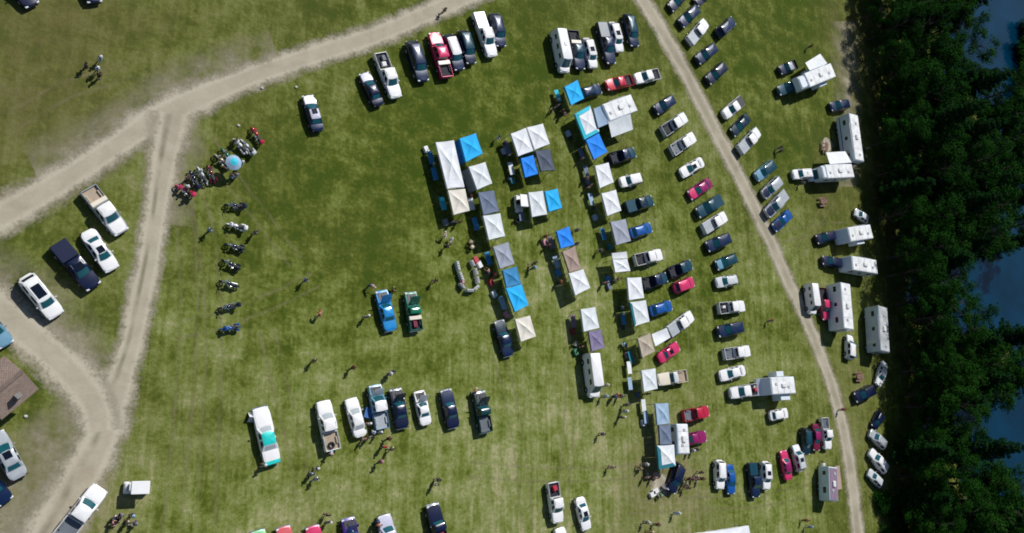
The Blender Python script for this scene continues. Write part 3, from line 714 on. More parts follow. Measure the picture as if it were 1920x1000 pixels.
def canopy(px4, label, col, h=2.15, peak=.80, rim=None, walls=(), flat=False, wallcol=None, name='pop_up_canopy', cat='canopy', group='pop-up canopies of the vendor rows', rim_sides=(), rimw=.28):
    """px4: eave corners TL, TR, BR, BL in pixels at height h"""
    P = [at(a, b_, h) for a, b_ in px4]; c = sum(P, Vector()) / 4; d = P[1] - P[0]; rz = math.atan2(d.y, d.x)
    ro_ = root(name, (c.x, c.y, 0), rz, label, cat, group)
    inv = Matrix.Rotation(-rz, 4, 'Z') @ Matrix.Translation((-c.x, -c.y, 0)); Q = [inv @ p for p in P]
    peak = peak * .34
    ap = sum(Q, Vector()) / 4; ap.z = h + peak; b = MB(); m_ = 7
    for a in range(4):
        p, q = Q[a], Q[(a + 1) % 4]; T = []
        for i in range(m_):
            t = i / (m_ - 1)
            for k in range(m_):
                s_ = k / (m_ - 1); e_ = p.lerp(q, s_); e_.z = h; r_ = e_.lerp(ap, t)
                r_.z = h + peak * t - .10 * math.sin(math.pi * t) * math.sin(math.pi * s_) - .05 * math.sin(math.pi * t)
                if i == 0: r_ = r_.lerp(Vector((0, 0, h)), .018 * math.sin(math.pi * s_)); 
                T.append(r_)
        b.grid(T, m_, m_)
    me = b.mesh('canopy_roof', cloth(col, CL[col]))
    if me.polygons[0].normal.z < 0: me.flip_normals()
    rf = link('canopy_roof', me, ro_)
    vb = MB(); vh = .26                                     # valance hanging from the eaves
    for a in range(4):
        p, q = Q[a], Q[(a + 1) % 4]; m_ = 13; pts = []
        out_ = ((p + q) / 2); out_.z = 0; out_.normalize()
        for i in range(m_):
            t = i / (m_ - 1); s_ = p.lerp(q, t); wv_ = .02 * math.sin(i * 2.4)
            pts += [(s_.x, s_.y, h + .0), (s_.x + out_.x * (.03 + wv_), s_.y + out_.y * (.03 + wv_), h - vh)]
        vb.add(pts, [(2 * i, 2 * i + 1, 2 * i + 3, 2 * i + 2) for i in range(m_ - 1)])
    vb.obj('valance', cloth(rim or col, CL[rim or col]), ro_)
    if rim:                                                # coloured border round the roof panel
        rb = MB()
        for a in rim_sides or range(4):
            p, q = Q[a], Q[(a + 1) % 4]
            cin = Vector((0, 0, 0)); 
            e1 = (q - p).normalized(); nin = Vector((-e1.y, e1.x, 0));
            if nin.dot(-(p + q) / 2) < 0: nin = -nin
            z_ = h + peak * rimw / 1.5 * .93
            pts = [p + Vector((0, 0, .02)), q + Vector((0, 0, .02)), q + nin * rimw - e1 * rimw + Vector((0, 0, z_ - h + .03)), p + nin * rimw + e1 * rimw + Vector((0, 0, z_ - h + .03))]
            rb.add(pts, [(0, 1, 2, 3)])
        rb.obj('border', cloth(rim, CL[rim]), ro_)
    for p in Q:
        q = p * .975; MB().box((q.x, q.y, (h - .02) / 2 + .01), (.05, .05, h - .02)).box((q.x, q.y, .02), (.14, .14, .02)).obj('leg', M_POLE, ro_)
    tr = MB()
    for a in range(4):
        p, q = Q[a] * .97, Q[(a + 1) % 4] * .97
        for t0, t1, z0, z1 in ((0, .5, h - .12, h - .42), (0, .5, h - .42, h - .12), (.5, 1, h - .12, h - .42), (.5, 1, h - .42, h - .12)):
            u = p.lerp(q, t0); v_ = p.lerp(q, t1); u.z = z0; v_.z = z1; tr.tube(u, v_, .015, n=4)
    tr.obj('truss', M_POLE, ro_)
    for a in walls:
        p, q = Q[a] * .985, Q[(a + 1) % 4] * .985; m_ = 15; pts = []
        e1 = (q - p).normalized(); nn = Vector((e1.y, -e1.x, 0))
        for i in range(m_):
            t = i / (m_ - 1); s_ = p.lerp(q, t) + nn * .04 * math.sin(i * 1.9)
            pts += [(s_.x, s_.y, h - .05), (s_.x, s_.y, .06)]
        wc = wallcol or col
        MB().add(pts, [(2 * i, 2 * i + 1, 2 * i + 3, 2 * i + 2) for i in range(m_ - 1)]).obj('side_wall', cloth(wc, CL[wc]), ro_)
    return ro_

# ------------------------------------------------------------------ people
def skin(verts, edges, rads, name, rootv=0, sub=1):
    me = bpy.data.meshes.new(name); me.from_pydata(verts, edges, []); o = bpy.data.objects.new(name, me); COL.objects.link(o)
    sm_ = o.modifiers.new('s', 'SKIN'); sm_.use_smooth_shade = True
    if not me.skin_vertices: 
        bpy.context.view_layer.update()
    for i, r_ in enumerate(rads):
        sv = me.skin_vertices[0].data[i]; sv.radius = r_ if isinstance(r_, tuple) else (r_, r_); sv.use_root = (i == rootv)
    ss = o.modifiers.new('b', 'SUBSURF'); ss.levels = sub; ss.render_levels = sub
    dg = bpy.context.evaluated_depsgraph_get(); ev = o.evaluated_get(dg); out = bpy.data.meshes.new_from_object(ev)
    bpy.data.objects.remove(o); out.name = name
    out.materials.clear(); out.materials.append(simple('skin', (.42, .24, .16), .6))
    return out
def pose(kind):
    J = dict(pel=(0, 0, .96), spi=(0, 0, 1.16), che=(0, 0, 1.36), nek=(.0, 0, 1.50), chi=(.015, 0, 1.57), hed=(.02, 0, 1.68), cro=(.01, 0, 1.75))
    hipz = .92
    for s_, n_ in ((1, 'L'), (-1, 'R')):
        J['sho' + n_] = (0, .19 * s_, 1.43); J['elb' + n_] = (-.02, .26 * s_, 1.15); J['wri' + n_] = (.08, .27 * s_, .92); J['han' + n_] = (.11, .27 * s_, .84)
        J['hip' + n_] = (0, .10 * s_, hipz); J['kne' + n_] = (.03, .11 * s_, .50); J['ank' + n_] = (0, .12 * s_, .09); J['toe' + n_] = (.17, .13 * s_, .05)
    if kind == 'walk':
        J['kneL'] = (.20, .10, .52); J['ankL'] = (.30, .11, .10); J['toeL'] = (.47, .12, .08)
        J['kneR'] = (-.03, -.10, .50); J['ankR'] = (-.34, -.11, .16); J['toeR'] = (-.20, -.12, .05)
        J['elbL'] = (-.12, .26, 1.17); J['wriL'] = (-.08, .27, .94); J['hanL'] = (-.05, .27, .86)
        J['elbR'] = (.06, -.26, 1.16); J['wriR'] = (.26, -.25, 1.0); J['hanR'] = (.33, -.24, .95)
    if kind == 'bend':
        for k_, (x, z) in dict(spi=(.12, 1.13), che=(.30, 1.24), nek=(.43, 1.31), chi=(.50, 1.32), hed=(.58, 1.36), cro=(.63, 1.40)).items(): J[k_] = (x, 0, z)
        for s_, n_ in ((1, 'L'), (-1, 'R')):
            J['sho' + n_] = (.36, .19 * s_, 1.24); J['elb' + n_] = (.46, .24 * s_, .98); J['wri' + n_] = (.66, .20 * s_, .86); J['han' + n_] = (.74, .18 * s_, .84)
    if kind == 'sit':
        for k_ in ('pel', 'spi', 'che', 'nek', 'chi', 'hed', 'cro'): x, y, z = J[k_]; J[k_] = (x - .05, y, z - .42)
        for s_, n_ in ((1, 'L'), (-1, 'R')):
            J['sho' + n_] = (-.05, .19 * s_, 1.01); J['elb' + n_] = (.05, .26 * s_, .76); J['wri' + n_] = (.28, .22 * s_, .68); J['han' + n_] = (.36, .20 * s_, .66)
            J['hip' + n_] = (0, .10 * s_, .52); J['kne' + n_] = (.44, .14 * s_, .52); J['ank' + n_] = (.46, .14 * s_, .09); J['toe' + n_] = (.63, .15 * s_, .05)
    return J
BODY = {}
def bodykit(kind):
    if kind in BODY: return BODY[kind]
    J = pose(kind); V_ = []; E_ = []; RR = []; ix = {}
    def v(n_, r_): ix[n_] = len(V_); V_.append(J[n_]); RR.append(r_)
    def e(a, b_): E_.append((ix[a], ix[b_]))
    v('pel', (.15, .11)); v('spi', (.13, .10)); v('che', (.16, .11)); v('nek', .055); v('chi', (.06, .065)); v('hed', (.085, .10)); v('cro', (.05, .06))
    for a, b_ in (('pel', 'spi'), ('spi', 'che'), ('che', 'nek'), ('nek', 'chi'), ('chi', 'hed'), ('hed', 'cro')): e(a, b_)
    for n_ in 'LR':
        v('sho' + n_, .062); v('elb' + n_, .043); v('wri' + n_, .030); v('han' + n_, (.042, .02))
        v('hip' + n_, .088); v('kne' + n_, .058); v('ank' + n_, .04); v('toe' + n_, .032)
        for a, b_ in (('che', 'sho'), ('sho', 'elb'), ('elb', 'wri'), ('wri', 'han'), ('pel', 'hip'), ('hip', 'kne'), ('kne', 'ank'), ('ank', 'toe')): e(a + (n_ if a not in ('che', 'pel') else ''), b_ + n_)
        h = Vector(J['han' + n_]); dd = (h - Vector(J['wri' + n_])).normalized(); sd = dd.cross(Vector((0, 1, 0))).normalized(); sd = sd if sd.length > .1 else Vector((1, 0, 0))
        for i, (off, ln) in enumerate(((-.030, .065), (-.010, .080), (.010, .076), (.030, .055))):
            p = h + dd * ln + sd * off + Vector((0, -.012 if n_ == 'L' else .012, 0)); k = len(V_); V_.append(tuple(p)); RR.append(.009); E_.append((ix['han' + n_], k))
        p = Vector(J['wri' + n_]).lerp(h, .5) + sd * .055 + dd * .03; k = len(V_); V_.append(tuple(p)); RR.append(.011); E_.append((ix['wri' + n_], k))
    body = skin(V_, E_, RR, 'person_body')
    def sub_(names, ed, rr, nm): return skin([J[n_] for n_ in names], [(names.index(a), names.index(b_)) for a, b_ in ed], rr, nm)
    nm = ['che', 'spi', 'pel', 'shoL', 'shoR', 'elbL', 'elbR']; JJ = dict(J)
    for n_ in 'LR': J['elb' + n_] = tuple(Vector(JJ['sho' + n_]).lerp(Vector(JJ['elb' + n_]), .8))
    shirt = sub_(nm, [('pel', 'spi'), ('spi', 'che'), ('che', 'shoL'), ('che', 'shoR'), ('shoL', 'elbL'), ('shoR', 'elbR')], [(.185, .135), (.165, .13), (.18, .135), .085, .085, .062, .062], 'person_shirt')
    for n_ in 'LR': J['ank' + n_] = tuple(Vector(JJ['kne' + n_]).lerp(Vector(JJ['ank' + n_]), .85)); J['elb' + n_] = JJ['elb' + n_]
    nm = ['pel', 'hipL', 'hipR', 'kneL', 'kneR', 'ankL', 'ankR']
    tro = sub_(nm, [('pel', 'hipL'), ('pel', 'hipR'), ('hipL', 'kneL'), ('hipR', 'kneR'), ('kneL', 'ankL'), ('kneR', 'ankR')], [(.17, .125), .11, .11, .08, .08, .062, .062], 'person_trousers')
    h = JJ['hed']; up = (Vector(JJ['cro']) - Vector(JJ['chi'])).normalized()
    hb = MB().ball((0, 0, 0), .118, 12, 5, (1.08, .92, .95), half=True); q = Vector((0, 0, 1)).rotation_difference(up)
    hb.v = [tuple(q @ (Vector(p) + Vector((-.015, 0, .0))) + Vector(h)) for p in hb.v]
    hair = hb.mesh('person_hair', simple('hair_brown', (.03, .018, .010), .8), True)
    hb = MB().ball((0, 0, .0), .122, 12, 5, (1.05, .95, .95), half=True)
    hb.tube((.03, 0, 0), (.03, 0, .012), .145, n=14)
    hb.v = [tuple(q @ (Vector(p) + Vector((-.01, 0, .02))) + Vector(h)) for p in hb.v]
    hat = hb.mesh('person_hat', cloth('white', CL['white']), True, 40)
    sh_ = MB()
    for n_ in 'LR':
        a, t_ = Vector(JJ['ank' + n_]), Vector(JJ['toe' + n_]); mdd = (a + t_) / 2; an = math.atan2(t_.y - a.y, t_.x - a.x)
        sh_.box((mdd.x + .01, mdd.y, max(.045, mdd.z - .02)), (.29, .105, .09), rz=an, bev=.03)
    shoe = sh_.mesh('person_shoes', simple('shoe', (.03, .03, .035), .7))
    BODY[kind] = dict(body=body, shirt=shirt, trousers=tro, hair=hair, hat=hat, shoes=shoe); return BODY[kind]
CLOTH = dict(white=(.72, .72, .72), black=(.012, .012, .016), navy=(.012, .02, .07), blue=(.03, .12, .35), lightblue=(.30, .48, .66), grey=(.22, .23, .26), red=(.42, .02, .03), darkred=(.20, .012, .02), pink=(.55, .24, .30), yellow=(.62, .50, .08),
             brown=(.10, .055, .035), khaki=(.30, .25, .16), orange=(.55, .14, .05), green=(.03, .16, .08), jeans=(.05, .09, .17), cream=(.62, .55, .42), purple=(.10, .04, .18), teal=(.02, .20, .24))
def person(px, py, deg, kind, shirt, tr, label, hat=None, zref=1.2, s=1.0, group='people around the car show', z=0.0, xy=None):
    s = s * .93
    K = bodykit(kind); p = at(px, py, zref + z) if xy is None else Vector((xy[0], xy[1], 0))
    ro_ = root('person', (p.x, p.y, z), R(deg), label, 'person', group, (s, s, s))
    link('body', K['body'], ro_)
    link('shirt', K['shirt'], ro_, simple('wear_' + shirt, CLOTH[shirt], .85, var=.1)); link('trousers', K['trousers'], ro_, simple('wear_' + tr, CLOTH[tr], .85, var=.1))
    if hat: link('hat', K['hat'], ro_, simple('wear_' + hat, CLOTH[hat], .8, var=.1))
    else: link('hair', K['hair'], ro_)
    link('shoes', K['shoes'], ro_)
    return ro_

# ------------------------------------------------------------------ motorcycles
MC = {}
def mckit():
    if MC: return MC
    r_ = .33; n_ = 18; ty = MB(); prof = [(r_ - .09, -.05), (r_ - .02, -.065), (r_, 0), (r_ - .02, .065), (r_ - .09, .05)]
    vs = [(a * math.cos(2 * math.pi * i / n_), y, a * math.sin(2 * math.pi * i / n_)) for i in range(n_) for a, y in prof]
    ty.add(vs, [(i * 5 + j, i * 5 + (j + 1) % 5, ((i + 1) % n_) * 5 + (j + 1) % 5, ((i + 1) % n_) * 5 + j) for i in range(n_) for j in range(5)])
    MC['tyre'] = ty.mesh('moto_tyre', M_TYRE, True)
    rm = MB().tube((0, -.04, 0), (0, .04, 0), .10, n=10)
    for i in range(6): a = math.pi * i / 3; rm.tube((0, 0, 0), (math.cos(a) * .25, 0, math.sin(a) * .25), .015, n=4)
    MC['rim'] = rm.mesh('moto_rim', M_CHROME)
    e = MB().box((.02, 0, .42), (.48, .34, .30), bev=.06)
    for sg in (1, -1): e.tube((.05, sg * .10, .50), (.10 * sg + .02, sg * .26, .66), .07, n=8)
    for sg in (1, -1): e.tube((.20, sg * .2, .28), (-.85, sg * .24, .30), .05, .06, n=8)
    MC['engine'] = e.mesh('moto_engine', M_CHROME)
    f = MB().tube((.45, 0, .95), (-.3, 0, .75), .03).tube((-.3, 0, .75), (-.75, 0, .34), .025)
    for sg in (1, -1): f.tube((.78, sg * .09, .33), (.45, sg * .09, 1.0), .03, n=6)
    MC['frame'] = f.mesh('moto_frame', M_CHROME)
    MC['fuel_tank'] = MB().ball((.14, 0, .84), .24, 12, 8, (1.25, .72, .60)).mesh('moto_tank', paint('navy'), True)
    for fk, x in (('fender', .78), ('fender_rear', -.75)):
        fe = MB()
        vs = []
        for i in range(9):
            a = math.pi * (i / 8 * .95 + .03); 
            for y, rr in ((-.085, .36), (-.05, .40), (.05, .40), (.085, .36)): vs.append((x + math.cos(a) * rr, y, .33 + math.sin(a) * rr))
        fe.grid(vs, 9, 4)
        MC[fk] = fe.mesh('moto_fender', paint('navy'), True)
    MC['seat'] = MB().box((-.30, 0, .76), (.55, .34, .12), bev=.06).box((-.66, 0, .84), (.30, .28, .12), bev=.06).mesh('moto_seat', simple('seat_leather', (.015, .013, .014), .45))
    h = MB()
    for sg in (1, -1): h.tube((.42, 0, 1.02), (.34, sg * .28, 1.14), .018, n=6).tube((.34, sg * .28, 1.14), (.18, sg * .43, 1.08), .022, n=6)
    MC['handlebar'] = h.mesh('moto_bars', M_CHROME)
    MC['headlight'] = MB().ball((.60, 0, .90), .13, 10, 6, (1.0, 1, 1)).mesh('moto_light', M_CHROME, True)
    MC['windscreen'] = MB().add([(.62, -.24, .98), (.62, .24, .98), (.46, .20, 1.38), (.46, -.20, 1.38), (.68, 0, .98), (.52, 0, 1.40)], [(0, 4, 5, 3), (4, 1, 2, 5)]).mesh('moto_screen', simple('screen_pale', (.45, .50, .52), .15))
    MC['bag_l'] = MB().box((-.70, .30, .55), (.52, .20, .34), bev=.07).mesh('moto_bag', paint('navy')); MC['bag_r'] = MB().box((-.70, -.30, .55), (.52, .20, .34), bev=.07).mesh('moto_bag', paint('navy'))
    MC['trunk'] = MB().box((-.95, 0, .98), (.40, .52, .30), bev=.10).mesh('moto_trunk', paint('navy'))
    MC['fairing'] = MB().box((.58, 0, .88), (.38, .66, .46), taper=.75, bev=.12).mesh('moto_fairing', paint('navy'))
    return MC
def motorcycle(front, rear, col, label, opts=(), seat=None, group='motorcycles parked in the left rows'):
    K = mckit(); f = at(*front, .6); r_ = at(*rear, .6); d = f - r_; c = (f + r_) / 2
    ro_ = root('motorcycle', (c.x, c.y, 0), math.atan2(d.y, d.x), label, 'motorcycle', group)
    ro_.rotation_euler = (R(-7), 0, math.atan2(d.y, d.x))
    for x in (.78, -.75): w_ = link('wheel', K['tyre'], ro_); w_.location = (x, 0, .33); link('rim', K['rim'], w_)
    p = paint(col)
    link('engine', K['engine'], ro_); link('frame', K['frame'], ro_); link('fuel_tank', K['fuel_tank'], ro_, p); link('fender', K['fender'], ro_, p); link('fender', K['fender_rear'], ro_, p)
    link('seat', K['seat'], ro_); link('handlebar', K['handlebar'], ro_); link('headlight', K['headlight'], ro_)
    if 'screen' in opts: link('windscreen', K['windscreen'], ro_)
    if 'bags' in opts: link('saddlebag', K['bag_l'], ro_, p); link('saddlebag', K['bag_r'], ro_, p)
    if 'trunk' in opts: link('top_case', K['trunk'], ro_, p)
    if 'fairing' in opts: link('fairing', K['fairing'], ro_, p)
    return ro_

# ------------------------------------------------------------------ camp furniture
def table(x, y, rz, label, col='white', L=1.8, W=.75, px=True, z=0, group='folding tables', cloth_=False):
    p = at(x, y, .74) if px else Vector((x, y, 0))
    ro_ = root('folding_table', (p.x, p.y, 0), rz, label, 'table', group)
    m_ = cloth(col, CL[col]) if col in CL else paint(col)
    MB().box((0, 0, .73), (L, W, .045), bev=.015).obj('table_top', m_, ro_)
    for sx in (1, -1):
        for sy in (1, -1): MB().tube((sx * L * .42, sy * W * .4, 0), (sx * L * .38, sy * W * .38, .71), .018, n=6).obj('leg', M_STEEL, ro_)
    if cloth_:
        q = MB(); pts = []; c4 = [(L / 2, W / 2), (-L / 2, W / 2), (-L / 2, -W / 2), (L / 2, -W / 2), (L / 2, W / 2)]
        for a in range(4):
            for i in range(5):
                t = i / 5; X_ = c4[a][0] + (c4[a + 1][0] - c4[a][0]) * t; Y_ = c4[a][1] + (c4[a + 1][1] - c4[a][1]) * t; k = 1.03 + .03 * ((i + a) % 2)
                pts += [(X_ * 1.01, Y_ * 1.01, .755), (X_ * k, Y_ * k, .12)]
        m2 = len(pts) // 2; q.add(pts, [(2 * i, 2 * i + 1, (2 * i + 3) % (2 * m2), (2 * i + 2) % (2 * m2)) for i in range(m2)]); q.add([(*a, .76) for a in c4[:4]], [(0, 1, 2, 3)])
        q.obj('tablecloth', m_, ro_)
    return ro_
CH = {}
def chair(x, y, rz, label, col='navy', px=True, group='camp chairs'):
    p = at(x, y, .5) if px else Vector((x, y, 0))
    ro_ = root('camp_chair', (p.x, p.y, 0), rz, label, 'chair', group)
    if not CH:
        s_ = []; 
        for i in range(5):
            for j in range(5): u, v_ = i / 4 - .5, j / 4 - .5; s_.append((u * .48, v_ * .52, .44 - .05 * (1 - 4 * v_ * v_)))
        CH['seat'] = MB().grid(s_, 5, 5).mesh('chair_seat', paint('navy'), True)
        s_ = [(-.24 - .12 * i / 4, (j / 4 - .5) * .54, .46 + .46 * i / 4) for i in range(5) for j in range(5)]
        CH['backrest'] = MB().grid(s_, 5, 5).mesh('chair_back', paint('navy'), True)
        CH['legs'] = [MB().tube((sx * .27, sy * .29, 0), (-sx * .22, sy * .25, .46), .014, n=5).mesh('chair_leg', M_DARK) for sx in (1, -1) for sy in (1, -1)]
        CH['arms'] = [MB().box((0, sy * .31, .62), (.46, .06, .03), bev=.01).tube((.2, sy * .31, .62), (.2, sy * .29, .02), .013, n=5).mesh('chair_arm', M_DARK) for sy in (1, -1)]
    m_ = simple('wear_' + col, CLOTH.get(col, (.1, .1, .1)), .85, var=.1)
    link('seat', CH['seat'], ro_, m_); link('backrest', CH['backrest'], ro_, m_)
    for l_ in CH['legs']: link('leg', l_, ro_)
    for l_ in CH['arms']: link('armrest', l_, ro_)
    return ro_
BX = {}
def crate(x, y, rz, d, col, label, px=True, z=0.0, name='storage_box', cat='box', group='boxes and coolers beside the tents'):
    p = at(x, y, z + d[2] / 2) if px else Vector((x, y, 0))
    o = root(name, (p.x, p.y, z), rz, label, cat, group)
    c = CLOTH.get(col) or CL.get(col) or PAINTS.get(col)
    MB().box((0, 0, d[2] * .43), (d[0], d[1], d[2] * .86), taper=1.04, bev=.03).obj('bin', simple('bin_' + col, c, .6, var=.2), o)
    MB().box((0, 0, d[2] * .93), (d[0] * 1.06, d[1] * 1.06, d[2] * .13), bev=.02).obj('lid', simple('bin_' + col, c, .6, var=.2), o)
    return o
def parasol(x, y, rad, label, c1, c2, h=2.1):
    p = at(x, y, h); ro_ = root('parasol', (p.x, p.y, 0), 0.3, label, 'parasol')
    n = 16; vs = []; fs = []
    ringz = [(0, h + .42), (rad * .5, h + .28), (rad, h)]
    def band(a, b_, m_, nm):
        q = MB(); pts = []
        for rr, z in (a, b_):
            for i in range(n): t = 2 * math.pi * i / n; k = 1 if i % 2 == 0 else .965; pts.append((rr * k * math.cos(t), rr * k * math.sin(t), z))
        q.add(pts, [(i, (i + 1) % n, n + (i + 1) % n, n + i) for i in range(n)])
        q.obj(nm, m_, ro_)
    band(ringz[0], ringz[1], cloth(c2, CL[c2]), 'canopy_centre'); band(ringz[1], ringz[2], cloth(c1, CL[c1]), 'canopy_rim')
    MB().tube((0, 0, 0), (0, 0, h + .45), .022, n=6).obj('pole', M_STEEL, ro_)
    MB().tube((0, 0, 0), (0, 0, .08), .25, n=12).obj('base', M_DARK, ro_)
    return ro_
# ================================================================== the place
V_ = vehicle
GL = 'vehicles parked beside the left track'
V_('pickup','silver',(229,437),(164,354),'silver crew-cab pickup with open tan-floored bed beside the wide dirt road',group=GL,bed='tan',extras=('toolbox',),roof='white',hood='white',cargo=None)
V_('sedan','white',(212,506),(162,433),'white sedan with sunroof between the silver pickup and the big navy pickup',group=GL,extras=('sunroof',))
V_('pickup','navy',(177,539),(106,456),'big navy pickup with black bed cover, between two white cars at the left',group=GL,bed='cover:navy',extras=('sunroof',))
V_('suv','white',(107,593),(46,518),'white SUV with long dark sunroof parked where the dirt spur begins',group=GL,extras=('long_sunroof',))
V_('sedan','skyblue',(13,648),(-44,575),'light blue car cut off by the left edge above the house roof',group=GL)
V_('sedan','silver',(-10,812),(37,896),'silver sedan with small sunroof below the house at the left edge',group=GL,extras=('sunroof',))
V_('sedan','darkblue',(8,938),(-42,880),'dark car whose corner shows at the left edge below the silver sedan',group=GL)
V_('pickup','white',(189,914),(112,1012),'white pickup driving on the dirt track at the lower left',group='vehicles on the tracks',bed='grey',roof='white')
V_('sedan','navy',(52,-2),(8,-54),'dark car at the top left edge, left one of two',group=GL,lenf=1)
V_('sedan','navy',(176,-2),(150,-70),'dark car at the top left edge, right one of two',group=GL,lenf=1)
GT = 'vehicles parked along the top row'
V_('sedan','darkblue',(577,178),(597,246),'dark blue sedan with glare painted on hood and roof parked alone near the dirt road',group=GT,roof='lilac',hood='white',extras=('sunroof',))  # sun glare put into the pale hood and roof colours
V_('sedan','navy',(682,136),(711,198),'navy car with glare-painted hood and white mirrors beside the white pickup with a loaded bed',group=GT,hood='lilac')  # pale hood colour stands for sun glare on navy paint
V_('pickup','white',(743,184),(711,100),'white pickup with loaded open bed at the left end of the top row',group=GT,cargo=[('tool_case','grey',.35,.2,(.7,.5,.3)),('storage_bin','white',.7,-.1,(.6,.6,.35))],lw='loaded white pickup of the top row')
V_('suv','darkblue',(794,153),(770,78),'dark blue wagon directly left of the red pickup with white toolbox',group=GT)
V_('pickup','pinkred',(812,62),(838,146),'red pickup with white toolbox nosed toward the dirt road',group=GT,extras=('toolbox',),hood='salmon')
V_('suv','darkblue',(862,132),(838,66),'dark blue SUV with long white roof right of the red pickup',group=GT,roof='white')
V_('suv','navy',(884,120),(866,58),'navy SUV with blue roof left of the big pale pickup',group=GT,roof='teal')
V_('pickup','white',(923,107),(895,24),'big pale crew-cab pickup with silver bed cover in the top row',group=GT,bed='cover:silver')
V_('suv','darkblue',(940,88),(925,26),'dark blue SUV at the right end of the top row',group=GT)
GC = 'vehicles parked in the upper middle row'
V_('van','white',(1058,136),(1042,60),'long white camper van at the left end of the upper middle row',group=GC,extras=('roof_vent',),lenf=1.06)
V_('pickup','darkblue',(1088,131),(1073,58),'dark pickup with white toolbox next to the white camper van',group=GC,extras=('toolbox',),hood='darkblue',roof='teal')
V_('suv','white',(1113,128),(1098,72),'white SUV between two dark pickups in the upper middle row',group=GC,extras=('sunroof',))
V_('pickup','darkblue',(1146,122),(1126,42),'dark pickup with grey bed cover in the upper middle row',group=GC,bed='cover:grey')
V_('suv','white',(1162,98),(1146,42),'white SUV wedged between the grey-covered pickup and the dark wagon',group=GC,extras=('sunroof',))
V_('suv','darkblue',(1190,88),(1175,27),'dark blue wagon at the right end of the upper middle row',group=GC,roof='teal')
V_('hatch','darkblue',(1126,166),(1085,178),'dark blue hatchback half hidden by the cyan canopy',group=GC)
V_('pickup','red',(1133,162),(1187,150),'red pickup with open bed facing the dark blue hatchback',group=GC,lenf=.92)
V_('pickup','white',(1190,149),(1235,139),'white pickup with dark bed behind the red pickup',group=GC)
GR = 'vehicles parked along the right side of the lane'
V_('sedan','navy',(1257,16),(1287,-16),'navy car at the top edge just right of the narrow lane',group=GR)
V_('sedan','navy',(1305,6),(1335,-22),'dark car almost cut off by the top edge, right of the narrow lane',group=GR)
V_('suv','darkblue',(1276,46),(1306,16),'dark blue SUV above the white pickup at the top of the lane',group=GR)
V_('pickup','white',(1323,42),(1292,79),'white pickup with grey bed cover at the top of the lane',group=GR,bed='cover:silver')
V_('suv','darkblue',(1380,34),(1340,70),'dark blue SUV set back from the lane right of the white pickup',group=GR)
V_('suv','darkblue',(1305,116),(1342,87),'dark blue SUV parked next below the white pickup near the lane top',group=GR)
V_('suv','navy',(1324,155),(1360,121),'navy SUV at the lower end of the top group right of the lane',group=GR)
V_('pickup','white',(1357,217),(1391,188),'white pickup with dark bed, upper of three beside the lane bend',group=GR,bed='cover')
V_('sedan','darkteal',(1374,250),(1403,219),'small dark teal car between two white pickups right of the lane',group=GR)
V_('pickup','palegrey',(1421,246),(1386,283),'pale silver pickup with grey bed cover beside the lane',group=GR,bed='cover:silver',hood='white',roof='white')
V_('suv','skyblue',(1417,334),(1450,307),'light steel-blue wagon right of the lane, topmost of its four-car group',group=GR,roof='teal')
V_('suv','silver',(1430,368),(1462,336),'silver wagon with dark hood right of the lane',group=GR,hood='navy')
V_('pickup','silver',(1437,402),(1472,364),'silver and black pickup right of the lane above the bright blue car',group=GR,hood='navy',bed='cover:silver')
V_('coupe','blue',(1448,432),(1486,396),'bright blue car with dark nose at the lower end of its group beside the lane',cat='car',name='parked_car',group=GR,hood='navy')
GM = 'vehicles parked along the left side of the lane'
V_('suv','darkblue',(1229,208),(1262,186),'dark blue SUV at the top of the row left of the lane',group=GM)
V_('pickup','palegrey',(1285,219),(1242,248),'pale pickup with dark open bed, second in the row left of the lane',group=GM,hood='white',roof='white')
V_('pickup','white',(1301,256),(1259,284),'white pickup third in the row left of the lane',group=GM,bed='grey')
V_('sedan','white',(1274,328),(1320,301),'white sedan below the white pickups left of the lane',group=GM,extras=('sunroof',))
V_('sedan','magenta',(1291,369),(1334,340),'magenta car with grey trunk left of the lane',group=GM,hood='pinkred')
V_('pickup','teal',(1307,401),(1351,374),'teal pickup with teal bed cover left of the lane',group=GM,bed='cover:teal')
V_('pickup','white',(1360,405),(1318,431),'white pickup with grey bed cover below the teal pickup',group=GM,bed='cover:silver')
V_('suv','darkblue',(1323,465),(1369,445),'dark blue SUV with bright glints below the grey-covered white pickup',group=GM)
V_('hatch','teal',(1343,499),(1381,483),'blue-teal hatchback left of the lane at mid height',group=GM,hood='skyblue')
V_('hatch','palegrey',(1343,531),(1382,524),'pale grey hatchback under the blue-teal hatchback',group=GM)
V_('pickup','white',(1395,574),(1347,579),'white pickup with black bed holding one white cooler',group=GM,cargo=[('cool_box','white',.4,.15,(.6,.4,.35))],lw='white pickup left of the lane')
V_('suv','darkblue',(1342,624),(1395,612),'dark blue wagon between the two white pickups at the right',group=GM)
V_('pickup','white',(1405,658),(1357,665),'white pickup with grey-lined bed above the white sedan',group=GM,bed='grey')
V_('sedan','white',(1350,706),(1396,694),'white sedan directly above the silver pickup towing a camper',group=GM)
V_('pickup','palegrey',(1368,738),(1420,730),'silver pickup hitched to the camper with slide-outs',group=GM,cargo=[('fuel_can','red',.35,0,(.5,.5,.35))],lw='silver pickup towing the camper',hood='white',roof='white')
V_('hatch','white',(1477,774),(1444,781),'small white hatchback alone below the camper with slide-outs',group=GM)
GV = 'vehicles parked behind the vendor tents'
V_('pickup','darkblue',(1190,286),(1144,298),'dark blue pickup beside the bright blue canopy',group=GV,hood='teal')
V_('suv','white',(1163,343),(1201,334),'white SUV behind the upper white canopy of the right vendor row',group=GV)
V_('pickup','darkteal',(1223,376),(1173,390),'dark teal pickup with teal bed cover behind the lower white canopy',group=GV,bed='cover:teal',hood='teal')
